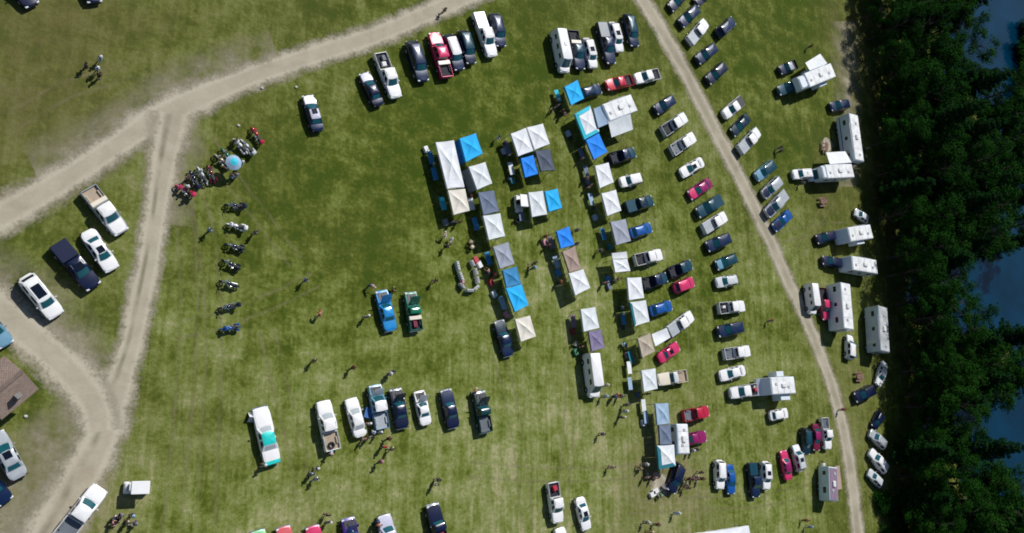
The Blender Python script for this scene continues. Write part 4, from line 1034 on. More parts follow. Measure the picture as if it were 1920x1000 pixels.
V_('hatch','blue',(1221,426),(1182,439),'bright blue hatchback behind the grey canopy',group=GV)
V_('pickup','white',(1240,477),(1190,489),'white pickup with black bed behind the white food tent',group=GV)
V_('pickup','darkblue',(1295,496),(1255,513),'dark blue pickup with silver-edged bed above the small red SUV',group=GV,hood='teal',roof='teal')
V_('pickup','darkblue',(1247,521),(1207,533),'dark blue pickup behind the plain white canopy',group=GV,hood='teal')
V_('suv','pinkred',(1300,528),(1264,542),'small bright red SUV behind the dark blue pickups',group=GV)
V_('hatch','blue',(1259,572),(1219,585),'blue car behind the white canopy with teal edge',group=GV)
V_('pickup','white',(1297,591),(1253,624),'white pickup backed up to the white awning',group=GV,bed='cover:silver')
V_('coupe','pinkred',(1273,648),(1236,674),'bright red coupe with dark roof glass below the white awning',cat='car',name='parked_car',group=GV,extras=('sunroof',))
V_('oldtruck','cream',(1226,714),(1292,704),'cream old truck with tan bed backed away from a pale canopy',group=GV,bed='tan',roof='palegrey',name='pickup_truck',lenf=1.13)
V_('pickup','red',(1328,771),(1281,781),'red pickup with grey load above the box camper',group=GV,bed='grey')
V_('classic','magenta',(1323,818),(1282,826),'magenta car with pale hood stripes sticking out behind the box camper',cat='car',name='parked_car',group=GV)
V_('suv','navy',(1258,923),(1275,870),'navy vehicle parked beside the big white canopy with teal border',group=GV,extras=())
GB = 'vehicles parked along the bottom right'
V_('suv','white',(1350,917),(1348,863),'white SUV left of the bright blue car in the bottom row',group=GB)
V_('sedan','blue',(1372,925),(1368,873),'bright blue sedan in the bottom row',group=GB)
V_('pickup','darkblue',(1417,931),(1410,870),'dark pickup with blue-grey bed cover in the bottom row',group=GB,bed='cover:teal')
V_('suv','white',(1437,916),(1434,867),'white SUV right of the dark pickup with blue-grey cover',group=GB,extras=('sunroof',))
V_('sedan','pinkred',(1469,845),(1479,900),'red sedan left of the silver SUV in the bottom right row',group=GB,roof='magenta')
V_('suv','palegrey',(1491,837),(1501,882),'pale silver SUV right of the red sedan',group=GB,extras=('sunroof',),hood='white')
V_('suv','darkteal',(1512,849),(1510,806),'dark teal SUV left of the maroon car near the lane end',group=GB,roof='teal')
V_('sedan','maroon',(1532,842),(1529,798),'maroon sedan left of the long white pickup near the lane',group=GB,roof='magenta')
V_('pickup','white',(1552,841),(1545,785),'long white pickup nearest the lane in the bottom right row',group=GB,bed='grey')
GS = 'vehicles parked under the tree line'
V_('suv','white',(1486,328),(1520,326),'white SUV in front of the awninged motorhome',group=GS,extras=('roof_vent',))
V_('pickup','darkblue',(1462,133),(1492,121),'dark pickup left of the fifth-wheel camper annex',group=GS,hood='navy',roof='silver')
V_('pickup','teal',(1458,172),(1500,157),'blue-teal pickup hitched to the fifth-wheel camper',group=GS)
V_('suv','darkblue',(1557,201),(1589,196),'dark blue SUV behind the long motorhome under the trees',group=GS)
V_('hatch','palegrey',(1604,397),(1627,414),'pale hatchback in deep tree shade above the camper trailer',group=GS)
V_('suv','navy',(1531,450),(1563,441),'navy SUV left of the upper of two camper trailers',group=GS)
V_('suv','navy',(1542,488),(1576,496),'navy SUV left of the lower of two camper trailers',group=GS)
V_('van','white',(1523,587),(1516,535),'white van left of the maroon pickup near the fifth wheel',group=GS,lenf=.86)
V_('pickup','maroon',(1548,601),(1540,540),'red-maroon pickup left of the tall fifth-wheel trailer',group=GS,roof='pinkred',hood='pinkred')
V_('suv','white',(1593,629),(1593,674),'white SUV beside the green camp chairs under the trees',group=GS)
V_('sedan','palegrey',(1646,723),(1659,680),'pale sedan at the shade edge under the trees',group=GS,hood='white')
V_('suv','navy',(1602,747),(1638,729),'navy off-road vehicle with two round white lamps beside the pale sedan',group=GS,name='off_road_vehicle',cat='off-road vehicle')
V_('hatch','navy',(1640,800),(1652,776),'dark hatchback in shade at the top of the lower tree-line row',group=GS)
V_('suv','silver',(1632,811),(1658,838),'silver SUV second in the lower tree-line row',group=GS,roof='silver',hood='silver')
V_('suv','white',(1632,846),(1660,885),'white SUV third in the lower tree-line row',group=GS)
V_('hatch','palegrey',(1630,885),(1653,910),'pale hatchback lowest in the tree-line row beside the lane',group=GS)
GSH = 'show vehicles with people around them'
V_('classic','darkblue',(938,608),(953,661),'dark classic car with round white lamps beside the sand-coloured canopy',group=GSH,bumper=True,hood='darkteal')
V_('classic','brightblue',(715,545),(734,620),'sky-blue classic car with its hood raised',group=GSH,open_hood=True,bumper=True,hood='brightblue')
V_('oldtruck','green',(769,548),(780,620),'green classic pickup with raised hood and tools in its bed',group=GSH,open_hood=True,bumper=True,extras=('toolbox',),cargo=[('tool_case','maroon',.4,.1,(.8,.5,.25))],lw='green classic pickup')
TQ = V_('classic','white',(489,772),(510,862),'long white classic car with turquoise roof and tail',glass=M_GLASS_GLARE,group=GSH,roof='turquoise',bumper=True,lenf=1.12)
for q_ in [k_ for k_ in TQ.children if k_.data and k_.data.name.endswith('bumper_rear')]:
    q_.material_slots[0].link = 'OBJECT'; q_.material_slots[0].material = paint('turquoise')
MB().box((-SPEC['classic']['L'] / 2 + .14, 0, .97), (.34, 1.62, .07), bev=.03).obj('tail_panel', paint('turquoise'), TQ)
V_('pickup','white',(605,752),(624,845),'white pickup with a spare tyre in its brown bed',glass=M_GLASS_GLARE,group=GSH,bed='tan',cargo=[('spare_tyre','black',.28,.1,(.78,.78,.25))],lw='white pickup left in the show row')
V_('sedan','white',(658,747),(677,819),'white sedan right of the pickup with the spare tyre',glass=M_GLASS_GLARE,group=GSH)
V_('pickup','skyblue',(702,722),(717,805),'pale blue pickup with raised hood and people at its tailgate',group=GSH,open_hood=True,hood='palegrey',roof='white',bed='silver')
V_('classic','navy',(743,735),(755,797),'black classic car with raised hood and chrome engine',group=GSH,open_hood=True,bumper=True)
V_('coupe','white',(786,733),(800,797),'white coupe with black rear deck and raised hood',group=GSH,open_hood=True,hood='palegrey')
V_('classic','navy',(836,731),(852,802),'navy classic sedan with glinting windshield in the show row',group=GSH,bumper=True,hood='darkblue')
V_('oldtruck','darkgreen',(898,734),(911,811),'dark green classic pickup at the right end of the show row',group=GSH,open_hood=True,bumper=True,bed='grey',hood='darkteal')
V_('classic','mint',(484,1000),(500,1075),'mint-green classic car peeking over the bottom edge',group=GSH,bumper=True)
V_('classic','salmon',(531,990),(548,1070),'salmon-red classic car at the bottom edge',group=GSH,bumper=True)
V_('classic','pinkred',(586,988),(603,1068),'crimson classic car at the bottom edge right of the salmon one',group=GSH,bumper=True)
V_('classic','purple',(653,974),(668,1050),'purple hot rod with raised hood at the bottom edge',group=GSH,open_hood=True,bumper=True,roof='brightblue')
V_('pickup','lilac',(719,966),(737,1050),'pale lilac pickup at the bottom edge right of the purple hot rod',group=GSH)
V_('oldtruck','navy',(810,946),(830,1030),'navy classic pickup with wooden bed at the bottom edge',group=GSH,bumper=True,bed='salmon')
GX = 'vehicles parked at the bottom centre'
V_('pickup','white',(1046,979),(1036,906),'white pickup with a red load in its short open bed',group=GX,cargo=[('fuel_can','red',.4,.05,(.6,.6,.4))],lw='white pickup at the bottom centre')
V_('sedan','white',(1101,992),(1087,935),'white sedan with sunroof right of the white pickup at the bottom',group=GX,extras=('sunroof',))
V_('suv','white',(1049,992),(1062,1050),'white car just entering the bottom edge under the white pickup',group=GX)
V_('van','white',(1113,739),(1104,669),'long white van parked below the purple canopy',group=GV,lenf=1.0)

# golf carts
def golfcart(front, rear, label, rc='white'):
    f = at(*front, .6); r_ = at(*rear, .6); d = f - r_; c = (f + r_) / 2
    o = root('golf_cart', (c.x, c.y, 0), math.atan2(d.y, d.x), label, 'golf cart')
    MB().box((0, 0, .42), (2.3, 1.15, .30), bev=.08).box((.85, 0, .68), (.55, 1.05, .35), taper=.8, bev=.12).box((-.75, 0, .70), (.75, 1.1, .32), bev=.06).obj('body', paint('white'), o)
    MB().box((-.15, 0, .78), (.45, 1.05, .16), bev=.06).obj('seat', simple('seat_leather', (.02, .02, .02), .5), o)
    MB().box((-.42, 0, 1.02), (.12, 1.05, .38), bev=.04).obj('backrest', MATS['seat_leather'], o)
    MB().box((-.15, 0, 1.86), (1.65, 1.22, .09), bev=.04).obj('roof', paint(rc), o)
    for x in (.62, -.88):
        for y in (.55, -.55): MB().tube((x, y, .5), (x * .95, y, 1.84), .022, n=6).obj('roof_post', M_STEEL, o)
    MB().box((.60, 0, 1.30), (.02, 1.08, .80)).obj('windshield', simple('screen_pale', (.45, .5, .52), .15), o)
    MB().tube((.35, .3, .7), (.15, .3, 1.0), .02).tube((.13, .3, .98), (.15, .3, 1.01), .17, n=12).obj('steering_wheel', M_DARK, o)
    K = kit('sedan')
    for x in (.78, -.78):
        for y in (.5, -.5): w_ = link('wheel', K['tyre'], o); w_.location = (x, y, .23); w_.scale = (.68, .8, .68); link('rim', K['rim'], w_)
golfcart((236, 915), (276, 914), 'white golf cart standing on the grass near the left track')
golfcart((975, 399), (972, 367), 'white golf cart left of the white and cyan canopy pair')

# campers and motorhomes
camper((1513,151),(1563,131),2.6,3.4,'white fifth-wheel camper with slide-outs and annex at the upper right',gooseneck=True,slides=((.35,'l',2.4,.6),(.5,'r',2.0,.5)))
camper((1612,302),(1600,214),2.5,3.3,'long white motorhome with blue stripe under the tree line',cat='motorhome',name='motorhome',cab='flat',stripe=paint('blue'))
camper((1549,322),(1600,320),2.45,3.1,'white cab-over motorhome with a big awning, beside the long motorhome',cat='motorhome',name='motorhome',cab='c')
camper((1592,440),(1635,434),2.5,3.0,'white camper trailer with small slide-out, upper of two by the trees',nose=.7,slides=((.45,'l',2.2,.6),))
camper((1598,493),(1645,501),2.5,2.9,'plain white camper trailer, lower of two by the trees',nose=.5)
camper((1585,531),(1592,618),2.5,3.5,'tall white fifth-wheel trailer with dark side windows by the red-maroon pickup',gooseneck=False,hitch=False,slides=((.4,'r',4.5,.7),))
camper((1660,660),(1655,575),2.45,3.2,'motorhome standing in the tree shade, that shade painted blue-grey on it',cat='motorhome',name='motorhome',cab='flat',wall=simple('rv_shade_tint', (.50, .56, .60), .45, var=.1, vscale=.8),roofcol=simple('rv_roof_shade_mottle', (.42, .44, .45), .8, var=.4, vscale=1.0))  # tree shade painted in: blue-grey walls, mottled grey roof
camper((1446,724),(1491,722),2.6,2.9,'white camper with slide-outs behind the silver pickup',nose=1.0,slides=((.45,'r',1.6,.9),(.35,'l',2.1,.9)))
camper((1562,876),(1564,940),2.0,2.5,'small camper with shade painted blue on its walls and a mauve roof near the lane end',wall=simple('rv_shade_blue', (.62, .74, .80), .5, var=.1),roofcol=cloth('mauve', CL['mauve']))  # walls tinted blue to carry the shade on the camper's side
camper((1279,795),(1283,852),2.1,2.5,'boxy white camper beside the teal-bordered canopy',nose=.0,hitch=False)
camper((1136,212),(1190,192),2.6,3.0,'white camper with deployed awning between blue canopies and red pickup',nose=.3,hitch=False)

def awning(name, label, px4, zs, col, post=(0, 1), sag=.1, cat='awning'):
    P = [at(p[0], p[1], z) for p, z in zip(px4, zs)]; c = sum(P, Vector()) / 4
    o = root(name, (c.x, c.y, 0), 0, label, cat, 'awnings of the campers')
    b, _ = quadcloth('x', px4, zs, None, None, sag=sag)
    b.v = [(p[0] - c.x, p[1] - c.y, p[2]) for p in b.v]
    me = b.mesh('awning_cloth', cloth(col, CL[col]))
    link('awning_cloth', me, o)
    for i in post: p = P[i] - Vector((c.x, c.y, 0)); MB().tube((p.x * .97, p.y * .97, 0), (p.x * .97, p.y * .97, p.z), .03, n=6).obj('post', M_STEEL, o)
awning('awning','cyan-edged white awning below the camper behind the blue canopies',[(1140,227),(1182,214),(1187,243),(1147,258)],[2.9,2.9,2.1,2.1],'palewhite',(2,3))
awning('awning','pale blue awning between the cyan-edged canopy and the camper',[(1113,204),(1131,197),(1141,232),(1122,240)],[2.4,2.8,2.8,2.4],'bluegrey',(0,3))
awning('awning','white awning of the cab-over motorhome',[(1549,286),(1585,284),(1597,305),(1556,308)],[2.2,2.2,3.0,3.0],'white',(0,1))
awning('awning','white annex roof above the fifth-wheel camper',[(1510,118),(1538,101),(1551,119),(1521,137)],[2.5,2.5,3.3,3.3],'white',(0,1))
awning('awning','tan awning on the right flank of the mauve-roofed camper',[(1566,874),(1574,873),(1579,917),(1569,919)],[2.4,1.9,1.9,2.4],'tan',(1,2))
awning('awning','white awning at the tailgate of the white pickup backed up to it',[(1222,627),(1250,615),(1257,633),(1229,650)],[2.3,2.3,2.3,2.3],'white',(0,1,2,3),.2)

# canopies
T_ = {}
def C(key, px4, label, col, **k): T_[key] = px4; return canopy(px4, label, col, **k)
C('a',[(817,267),(851,263),(871,351),(839,354)],'long white double canopy at the upper left of the vendor rows','white',peak=.9)
C('b',[(840,357),(872,354),(881,395),(851,403)],'cream canopy at the lower end of the long white one','cream')
C('c',[(862,260),(892,250),(905,288),(874,304)],'bright cyan canopy with blue side wall right of the long white one','cyan',walls=(3,),wallcol='blue',h=2.3)
C('d',[(879,313),(910,304),(923,344),(895,356)],'white canopy with grey side wall above the slate canopy','palewhite',walls=(3,),wallcol='grey')
C('e',[(897,361),(926,357),(936,396),(907,403)],'slate-purple canopy between two white canopies in the left vendor row','slate',peak=.5)
C('f',[(906,405),(938,400),(947,443),(917,450)],'white canopy just above the grey canopy of the left vendor row','palewhite')
C('g',[(925,463),(953,454),(965,495),(938,504)],'light grey canopy beside the U-shaped white tables','grey')
C('h',[(943,507),(969,500),(977,532),(950,539)],'medium blue canopy between the light grey and the cyan canopy','midblue')
C('i',[(949,541),(978,533),(991,572),(966,585)],'bright cyan canopy at the lower end of the left vendor row','cyan')
C('j',[(966,599),(994,592),(1005,631),(977,641)],'sand-white canopy next to the dark classic car','cream')
C('k',[(958,251),(986,240),(1000,283),(972,293)],'white canopy left of its twin in the upper middle cluster','white')
C('l',[(988,239),(1018,232),(1031,270),(1003,281)],'white canopy right of its twin in the upper middle cluster','white')
C('m',[(977,297),(1000,291),(1009,326),(985,333)],'small blue canopy below the white pair','brightblue')
C('n',[(1004,283),(1031,279),(1041,319),(1015,321)],'dark grey canopy right of the small blue one','darkgrey',peak=.6)
C('o',[(991,361),(1018,358),(1026,402),(998,407)],'white canopy with a cyan neighbour on its right','palewhite')
C('p',[(1022,359),(1045,354),(1054,390),(1030,397)],'cyan canopy attached to the right of a white canopy','cyan')
C('q',[(1059,163),(1083,150),(1095,185),(1071,197)],'cyan canopy at the top of the right vendor row','cyan')
C('r',[(1078,214),(1106,198),(1124,247),(1096,262)],'white canopy with cyan border beside the camper','white',rim='cyanrim',rim_sides=(0,2,3),rimw=.5)
C('s',[(1099,263),(1123,250),(1139,285),(1114,299)],'deep blue canopy below the white one with cyan border','brightblue',h=2.2)
C('t',[(1116,311),(1141,305),(1151,342),(1125,353)],'white canopy with shoppers at its left, below the deep blue canopy','white')
C('u',[(1128,363),(1155,356),(1165,395),(1139,405)],'white canopy directly above the grey canopy of the right row','white')
C('v',[(1145,416),(1173,411),(1183,452),(1156,460)],'grey canopy of the right vendor row beside the blue hatchback','grey')
C('w',[(1044,434),(1067,425),(1077,459),(1052,466)],'bright blue canopy with pink goods in the middle vendor row','brightblue')
C('x',[(1055,472),(1078,462),(1090,504),(1068,511)],'brown canopy between the bright blue and the white canopy','tan')
C('y',[(1067,513),(1094,505),(1107,540),(1079,554)],'clean white canopy below the brown one','white')
C('z',[(1149,487),(1176,485),(1182,508),(1154,511)],'white food tent with a dark roof opening','white',peak=.6)
C('aa',[(1176,521),(1202,520),(1208,559),(1180,563)],'plain white canopy above the teal-edged one','white')
C('bb',[(1181,567),(1211,563),(1218,603),(1190,612)],'white canopy with teal edge in the right vendor row','palewhite',rim='tealrim',rim_sides=(3,),rimw=.3)
C('cc',[(1089,580),(1116,576),(1124,615),(1095,622)],'pale white canopy above the purple canopy','palewhite')
C('dd',[(1104,622),(1127,618),(1134,652),(1110,659)],'purple-grey canopy above the long white van','purple',peak=.6)
C('ee',[(1196,635),(1219,625),(1228,659),(1205,671)],'beige canopy left of the white awning','sand')
C('ff',[(1203,695),(1229,691),(1233,729),(1208,735)],'pale canopy in front of the old cream truck','palewhite')
C('gg',[(1229,757),(1253,756),(1256,794),(1233,797)],'blue-grey canopy at the top of the lower cluster','bluegrey')
C('hh',[(1236,798),(1257,796),(1260,833),(1238,834)],'slate canopy between blue-grey and teal-bordered canopies','slate')
C('ii',[(1232,836),(1264,834),(1267,874),(1236,881)],'white canopy with wide teal border at the lower cluster','white',rim='tealrim',rim_sides=(2,3),rimw=.5)
C('jj',[(1302,1001),(1404,986),(1414,1030),(1312,1046)],'large white marquee cut off by the bottom edge','white',h=2.6,peak=1.4,name='marquee',cat='marquee')
# small white awning flap above the food tent
awning('awning','white flap awning above the food tent',[(1147,475),(1175,472),(1177,484),(1149,486)],[2.3,2.3,2.1,2.1],'white',(0,1),.05)
parasol(438,305,.88,'round parasol with pale blue rim and turquoise centre among the motorcycles','bluegrey','cyanrim')

# goods under the canopies' open left sides
def under(key, items):
    px4 = T_[key]; P = [at(a, b_, 2.15) for a, b_ in px4]
    e0 = P[0].lerp(P[3], 0); ax = (P[3] - P[0]); rz = math.atan2(ax.y, ax.x); n_ = Vector((ax.y, -ax.x, 0)).normalized()
    if n_.dot((P[0] + P[1] + P[2] + P[3]) / 4 - P[0]) > 0: n_ = -n_
    for kind, t, off, col, lab in items:
        p = P[0].lerp(P[3], t) + n_ * off
        if kind == 't': table(p.x, p.y, rz, lab, col, px=False, L=1.7)
        elif kind == 'c': chair(p.x, p.y, rz + 1.3, lab, col, px=False)
        elif kind == 'b': crate(p.x, p.y, rz + .2, (.8, .55, .5), col, lab, px=False)
        elif kind in ('stand', 'walk', 'bend', 'sit'): person(0, 0, math.degrees(rz) + (90 if t < .5 else 200), kind, col[0], col[1], lab, xy=(p.x, p.y), group='people at the vendor tents')
under('a',[('t',.25,.35,'midblue','blue table under the left eave of the long white canopy, upper'),('t',.6,.4,'midblue','blue table under the left eave of the long white canopy, lower'),('b',.05,.5,'white','white box at the top corner of the long white canopy'),('stand',.42,.5,('teal','black'),'person in teal at the left eave of the long white canopy')])
under('b',[('t',.4,.3,'cyanrim','turquoise table left of the cream canopy'),('stand',1.2,-.4,('lightblue','jeans'),'person in light blue below the cream canopy'),('stand',1.25,-1.3,('darkred','navy'),'person in dark red below the cream canopy'),('b',1.15,.3,'grey','grey box at the lower corner of the cream canopy')])
under('e',[('t',.35,.5,'palewhite','pale table left of the slate-purple canopy'),('stand',.05,.6,('darkred','black'),'person in dark red between white and slate-purple canopies')])
under('f',[('t',.2,.45,'midblue','blue table left of the white canopy above the grey one')])
under('g',[('b',.55,1.6,'white','white cooler left of the light grey canopy'),('b',.30,1.9,'red','red bin left of the light grey canopy'),('t',.4,.3,'midblue','blue table under the light grey canopy'),('bend',1.0,1.0,('pink','navy'),'person in pink bending left of the light grey canopy')])
under('h',[('b',.5,.9,'red','red box left of the medium blue canopy'),('stand',.1,.7,('red','black'),'person in red left of the medium blue canopy')])
under('i',[('t',.5,.35,'bluegrey','blue-grey table left of the lower cyan canopy'),('b',.05,.8,'palewhite','pale bin left of the lower cyan canopy'),('b',1.0,.2,'pink','pink box at the lower corner of the lower cyan canopy')])
under('j',[('c',.2,.8,'black','black chair left of the sand-white canopy')])
under('k',[('stand',.25,.6,('purple','black'),'person in purple left of the white twin canopy'),('b',.55,.6,'lilac','lilac box left of the white twin canopy'),('t',.5,.2,'slate','slate table under the white twin canopy'),('stand',.8,.5,('white','navy'),'person in white left of the white twin canopy')])
under('m',[('t',.35,.9,'palewhite','cream-topped table left of the small blue canopy'),('c',.8,1.3,'navy','navy chair left of the small blue canopy'),('b',.95,.9,'teal','teal box left of the small blue canopy')])
under('o',[('t',.8,.7,'slate','slate table below the golf cart near the white canopy'),('c',1.0,1.2,'black','black chair near the white and cyan canopy pair')])
under('q',[('stand',.5,1.0,('lightblue','black'),'person in light blue in the crowd by the top cyan canopy'),('stand',.8,1.4,('grey','black'),'person in grey in the crowd by the top cyan canopy'),('stand',1.1,.9,('black','black'),'person in black in the crowd by the top cyan canopy'),('stand',.9,2.2,('navy','navy'),'person in navy in the crowd by the top cyan canopy'),('t',.25,.5,'cyanrim','turquoise table left of the top cyan canopy'),('c',.75,.5,'black','black chair beside the top cyan canopy')])
under('r',[('b',.55,.8,'bluegrey','blue-grey box left of the cyan-bordered canopy'),('stand',-.15,.9,('pink','black'),'person in pink above the cyan-bordered canopy'),('c',.75,.6,'black','black chair left of the cyan-bordered canopy')])
under('s',[('stand',.75,1.0,('grey','black'),'person in grey left of the deep blue canopy'),('t',.5,.5,'slate','slate table left of the deep blue canopy')])
under('t',[('t',.1,.6,'slate','slate table left of the white canopy with shoppers'),('stand',.45,1.0,('pink','jeans'),'person in pink shopping at the white canopy'),('stand',.85,1.0,('cream','brown'),'person in cream shopping at the white canopy'),('stand',.75,.5,('pink','navy'),'second pink-shirted shopper nearest the white canopy'),('b',.55,.4,'slate','slate box left of the white canopy with shoppers')])
under('u',[('t',.1,.9,'bluegrey','blue-grey table top left of the canopy above the grey one'),('b',.9,.7,'bluegrey','blue-grey bin left of the canopy above the grey one'),('c',.5,.6,'navy','navy chair left of the canopy above the grey one')])
under('v',[('t',.4,.6,'midblue','blue table left of the grey canopy by the hatchback'),('b',.95,-.4,'teal','teal box below the grey canopy by the hatchback')])
under('w',[('stand',.1,1.1,('orange','black'),'person in orange left of the bright blue canopy'),('t',.5,.3,'mauve','mauve-covered table at the bright blue canopy'),('stand',.65,1.0,('darkred','maroon' if False else 'black'),'person in dark red left of the bright blue canopy'),('b',.4,1.0,'pink','pink box left of the bright blue canopy')])
under('x',[('t',.35,.45,'bluegrey','long pale table left of the brown canopy'),('b',.85,.4,'midblue','blue box left of the brown canopy')])
under('y',[('stand',.25,.9,('orange','black'),'person in orange left of the clean white canopy')])
under('z',[('b',1.3,.0,'midblue','blue box below the food tent'),('stand',1.5,-.6,('lightblue','navy'),'person in light blue below the food tent'),('stand',1.45,-1.3,('pink','jeans'),'person in pink below the food tent'),('b',1.9,.1,'slate','slate cooler below the food tent')])
under('bb',[('stand',.4,.7,('lightblue','black'),'person in light blue at the teal-edged canopy'),('t',.6,.5,'midblue','blue table left of the teal-edged canopy'),('c',.95,.6,'navy','navy chair left of the teal-edged canopy'),('stand',.15,.7,('teal','navy'),'person in teal at the teal-edged canopy')])
under('cc',[('t',.45,.4,'mauve','lilac table left of the pale canopy above the purple one'),('b',.9,.4,'darkred','dark red box left of the pale canopy above the purple one')])
under('dd',[('c',.5,1.2,'grey','grey chair left of the purple-grey canopy'),('b',.9,1.3,'green','green box left of the purple-grey canopy'),('stand',.7,.7,('black','black'),'person in black left of the purple-grey canopy')])
under('ee',[('c',.1,1.2,'lightblue','light blue chair left of the beige canopy'),('c',.25,.9,'navy','navy chair left of the beige canopy'),('t',.85,.8,'tealrim','teal table left of the beige canopy'),('b',.7,1.0,'mauve','mauve box left of the beige canopy')])
under('ff',[('t',-.2,.9,'white','white table top left of the pale canopy by the old truck'),('t',.55,1.1,'bluegrey','blue-grey table left of the pale canopy by the old truck'),('c',1.1,-.3,'blue','blue chair below the pale canopy by the old truck'),('stand',1.1,-1.6,('navy','black'),'person in navy below the pale canopy by the old truck')])
under('gg',[('t',.05,.9,'palewhite','pale table left of the blue-grey canopy'),('t',.6,.7,'bluegrey','blue table left of the blue-grey canopy'),('b',.85,.9,'lilac','lilac box left of the blue-grey canopy')])
under('ii',[('c',1.2,.6,'grey','grey chair below the teal-bordered canopy'),('stand',1.35,-.2,('pink','brown'),'person in pink below the teal-bordered canopy'),('b',1.25,-.9,'tan','tan box below the teal-bordered canopy'),('stand',1.3,1.2,('grey','brown'),'person in grey at the straw patch')])

# U of white display tables
U = [((858,490),(862,507)),((863,510),(869,526)),((864,531),(872,541)),((876,544),(888,545)),((891,543),(898,536)),((898,531),(896,519)),((895,515),(892,503)),((890,499),(885,488))]
side = ['left arm, top','left arm, middle','lower left bend','bottom of the U','lower right bend','right arm, lower','right arm, middle','right arm, top']
for (a, b_), s_ in zip(U, side):
    p, q = at(*a, .74), at(*b_, .74); d = q - p; c = (p + q) / 2
    table(c.x, c.y, math.atan2(d.y, d.x), f'white cloth-covered display table, {s_}', 'white' if 'right' in s_ else 'palewhite', L=max(.8, d.length * 1.0), W=.28, px=False, group='white display tables set out in a U', cloth_=True)
    for i in range(4):
        t = (i + .5) / 4; gp = p.lerp(q, t); o = MB().box((0, 0, .06), (.13, .16, .08), bev=.03).obj('display_item', simple('ware_%d' % (i % 3), [(.5, .48, .42), (.40, .18, .20), (.25, .22, .22)][i % 3], .6, var=.3))
        o.location = (gp.x, gp.y, .765); o.rotation_euler = (0, 0, i); tag(o, f'small ware on the white display table, {s_}', 'ware', 'small wares on the white display tables')
for x, y, r_, l_, c_ in ((884,453,1.2,'tan lounge chair upper of two near the U of tables','khaki'),(886,462,1.0,'tan lounge chair lower of two near the U of tables','cream'),(868,528,.5,'pink chair inside the bend of the U of tables','pink'),(866,537,2.5,'purple chair at the lower left of the U of tables','purple')):
    chair(x, y, r_, l_, c_)
for x, y, l_ in ((1223,927,'white cooler lying left at the straw patch'),(1228,921,'white cooler right of another at the straw patch')): crate(x, y, .4, (.9,.6,.5), 'white', l_)
crate(689, 775, 1.3, (1.1, .8, .6), 'blue', 'blue bin between the white sedan and the pale blue pickup')
chair(1239,928,.5,'dark green chair at the straw patch','green'); chair(1246,912,2,'grey chair at the straw patch beside the navy vehicle','grey')
for i, (x, y, c_) in enumerate(((1597,612,'pink'),(1601,655,'green'),(1603,645,'teal'),(1600,668,'lightblue'))):
    chair(x, y, i, f"{c_} camp chair {['left of the shaded motorhome','beside the white SUV under the trees','above the green chair under the trees','lowest beside the white SUV under the trees'][i]}", c_)
def picnic(px, py, rz, label, col='picnic'):
    p = at(px, py, .7); o = root('picnic_table', (p.x, p.y, 0), rz, label, 'picnic table', 'wooden picnic tables by the trees'); m_ = simple('weathered_wood', (.20, .11, .085), .85, var=.3, vscale=2)
    q = MB(); [q.box((0, -.30 + .15 * i, .74), (1.8, .13, .04)) for i in range(5)]; q.obj('table_top', m_, o)
    for sy in (1, -1): MB().box((0, sy * .68, .44), (1.8, .26, .04)).obj('bench', m_, o)
    for sx in (1, -1): MB().tube((sx * .7, -.7, 0), (sx * .7, .2, .72), .04, n=5).tube((sx * .7, .7, 0), (sx * .7, -.2, .72), .04, n=5).box((sx * .7, 0, .42), (.05, 1.5, .09)).obj('leg', m_, o)
picnic(1549,276,1.3,'brown picnic table left of the long motorhome'); picnic(1545,378,.2,'brown picnic table below the cab-over motorhome'); picnic(1613,706,.1,'reddish picnic table near the navy off-road vehicle')
MBs = [(476,777)]
o_ = root('display_board', at(476, 777, .6), 0, 'white folded display board at the nose of the turquoise-roofed classic', 'display board'); o_.location.z = 0
MB().add([(-.5,-.3,.9),(.5,-.3,.9),(.5,.25,0.05),(-.5,.25,0.05),(-.5,-.33,.87),(.5,-.33,.87),(.5,.21,.05),(-.5,.21,.05)],[(0,1,2,3),(7,6,5,4),(0,4,5,1),(2,6,7,3),(1,5,6,2),(3,7,4,0)]).obj('front_panel', paint('white'), o_)
MB().add([(-.5,-.3,.9),(.5,-.3,.9),(.5,-.8,.05),(-.5,-.8,.05)],[(0,1,2,3)]).obj('back_panel', paint('white'), o_)

# motorcycles
M_ = motorcycle
M_((474,240),(491,267),'red','red motorcycle standing alone at the top of the left group',('fairing','trunk'))
M_((443,264),(461,283),'white','white and black motorcycle above the parasol, left one',('fairing','bags'))
M_((455,264),(475,286),'palegrey','pale motorcycle above the parasol, right one',('trunk','bags'))
M_((409,294),(426,309),'tan','yellow-tan motorcycle left of the parasol',('screen','bags'))
M_((422,285),(434,300),'green','green motorcycle with pale screen above the parasol',('screen',))
M_((392,314),(402,338),'maroon','brown-red motorcycle in the slanted group',('bags','fairing'))
M_((374,317),(388,342),'palegrey','white-fronted motorcycle between the navy and brown-red ones',('screen','fairing'))
M_((359,323),(373,350),'navy','navy motorcycle with blue front in the slanted group',('fairing','bags','trunk'))
M_((335,349),(360,363),'pinkred','red motorcycle nearest the track junction',('fairing','trunk'))
M_((428,383),(454,386),'navy','dark motorcycle with two white cases, top of the vertical row',('bags','trunk','screen'))
M_((427,419),(460,427),'white','white motorcycle second in the vertical row',('fairing','bags','trunk'))
M_((425,457),(457,466),'darkblue','dark blue motorcycle third in the vertical row',('bags',))
M_((419,487),(450,503),'darkteal','dark motorcycle fourth in the vertical row',('screen','bags'))
M_((415,526),(447,536),'darkteal','dark teal motorcycle fifth in the vertical row',('screen',))
M_((416,576),(442,571),'navy','dark motorcycle with pale case, sixth in the vertical row',('screen','trunk'))
M_((417,616),(447,612),'blue','bright blue motorcycle at the bottom of the vertical row',('fairing','bags'))

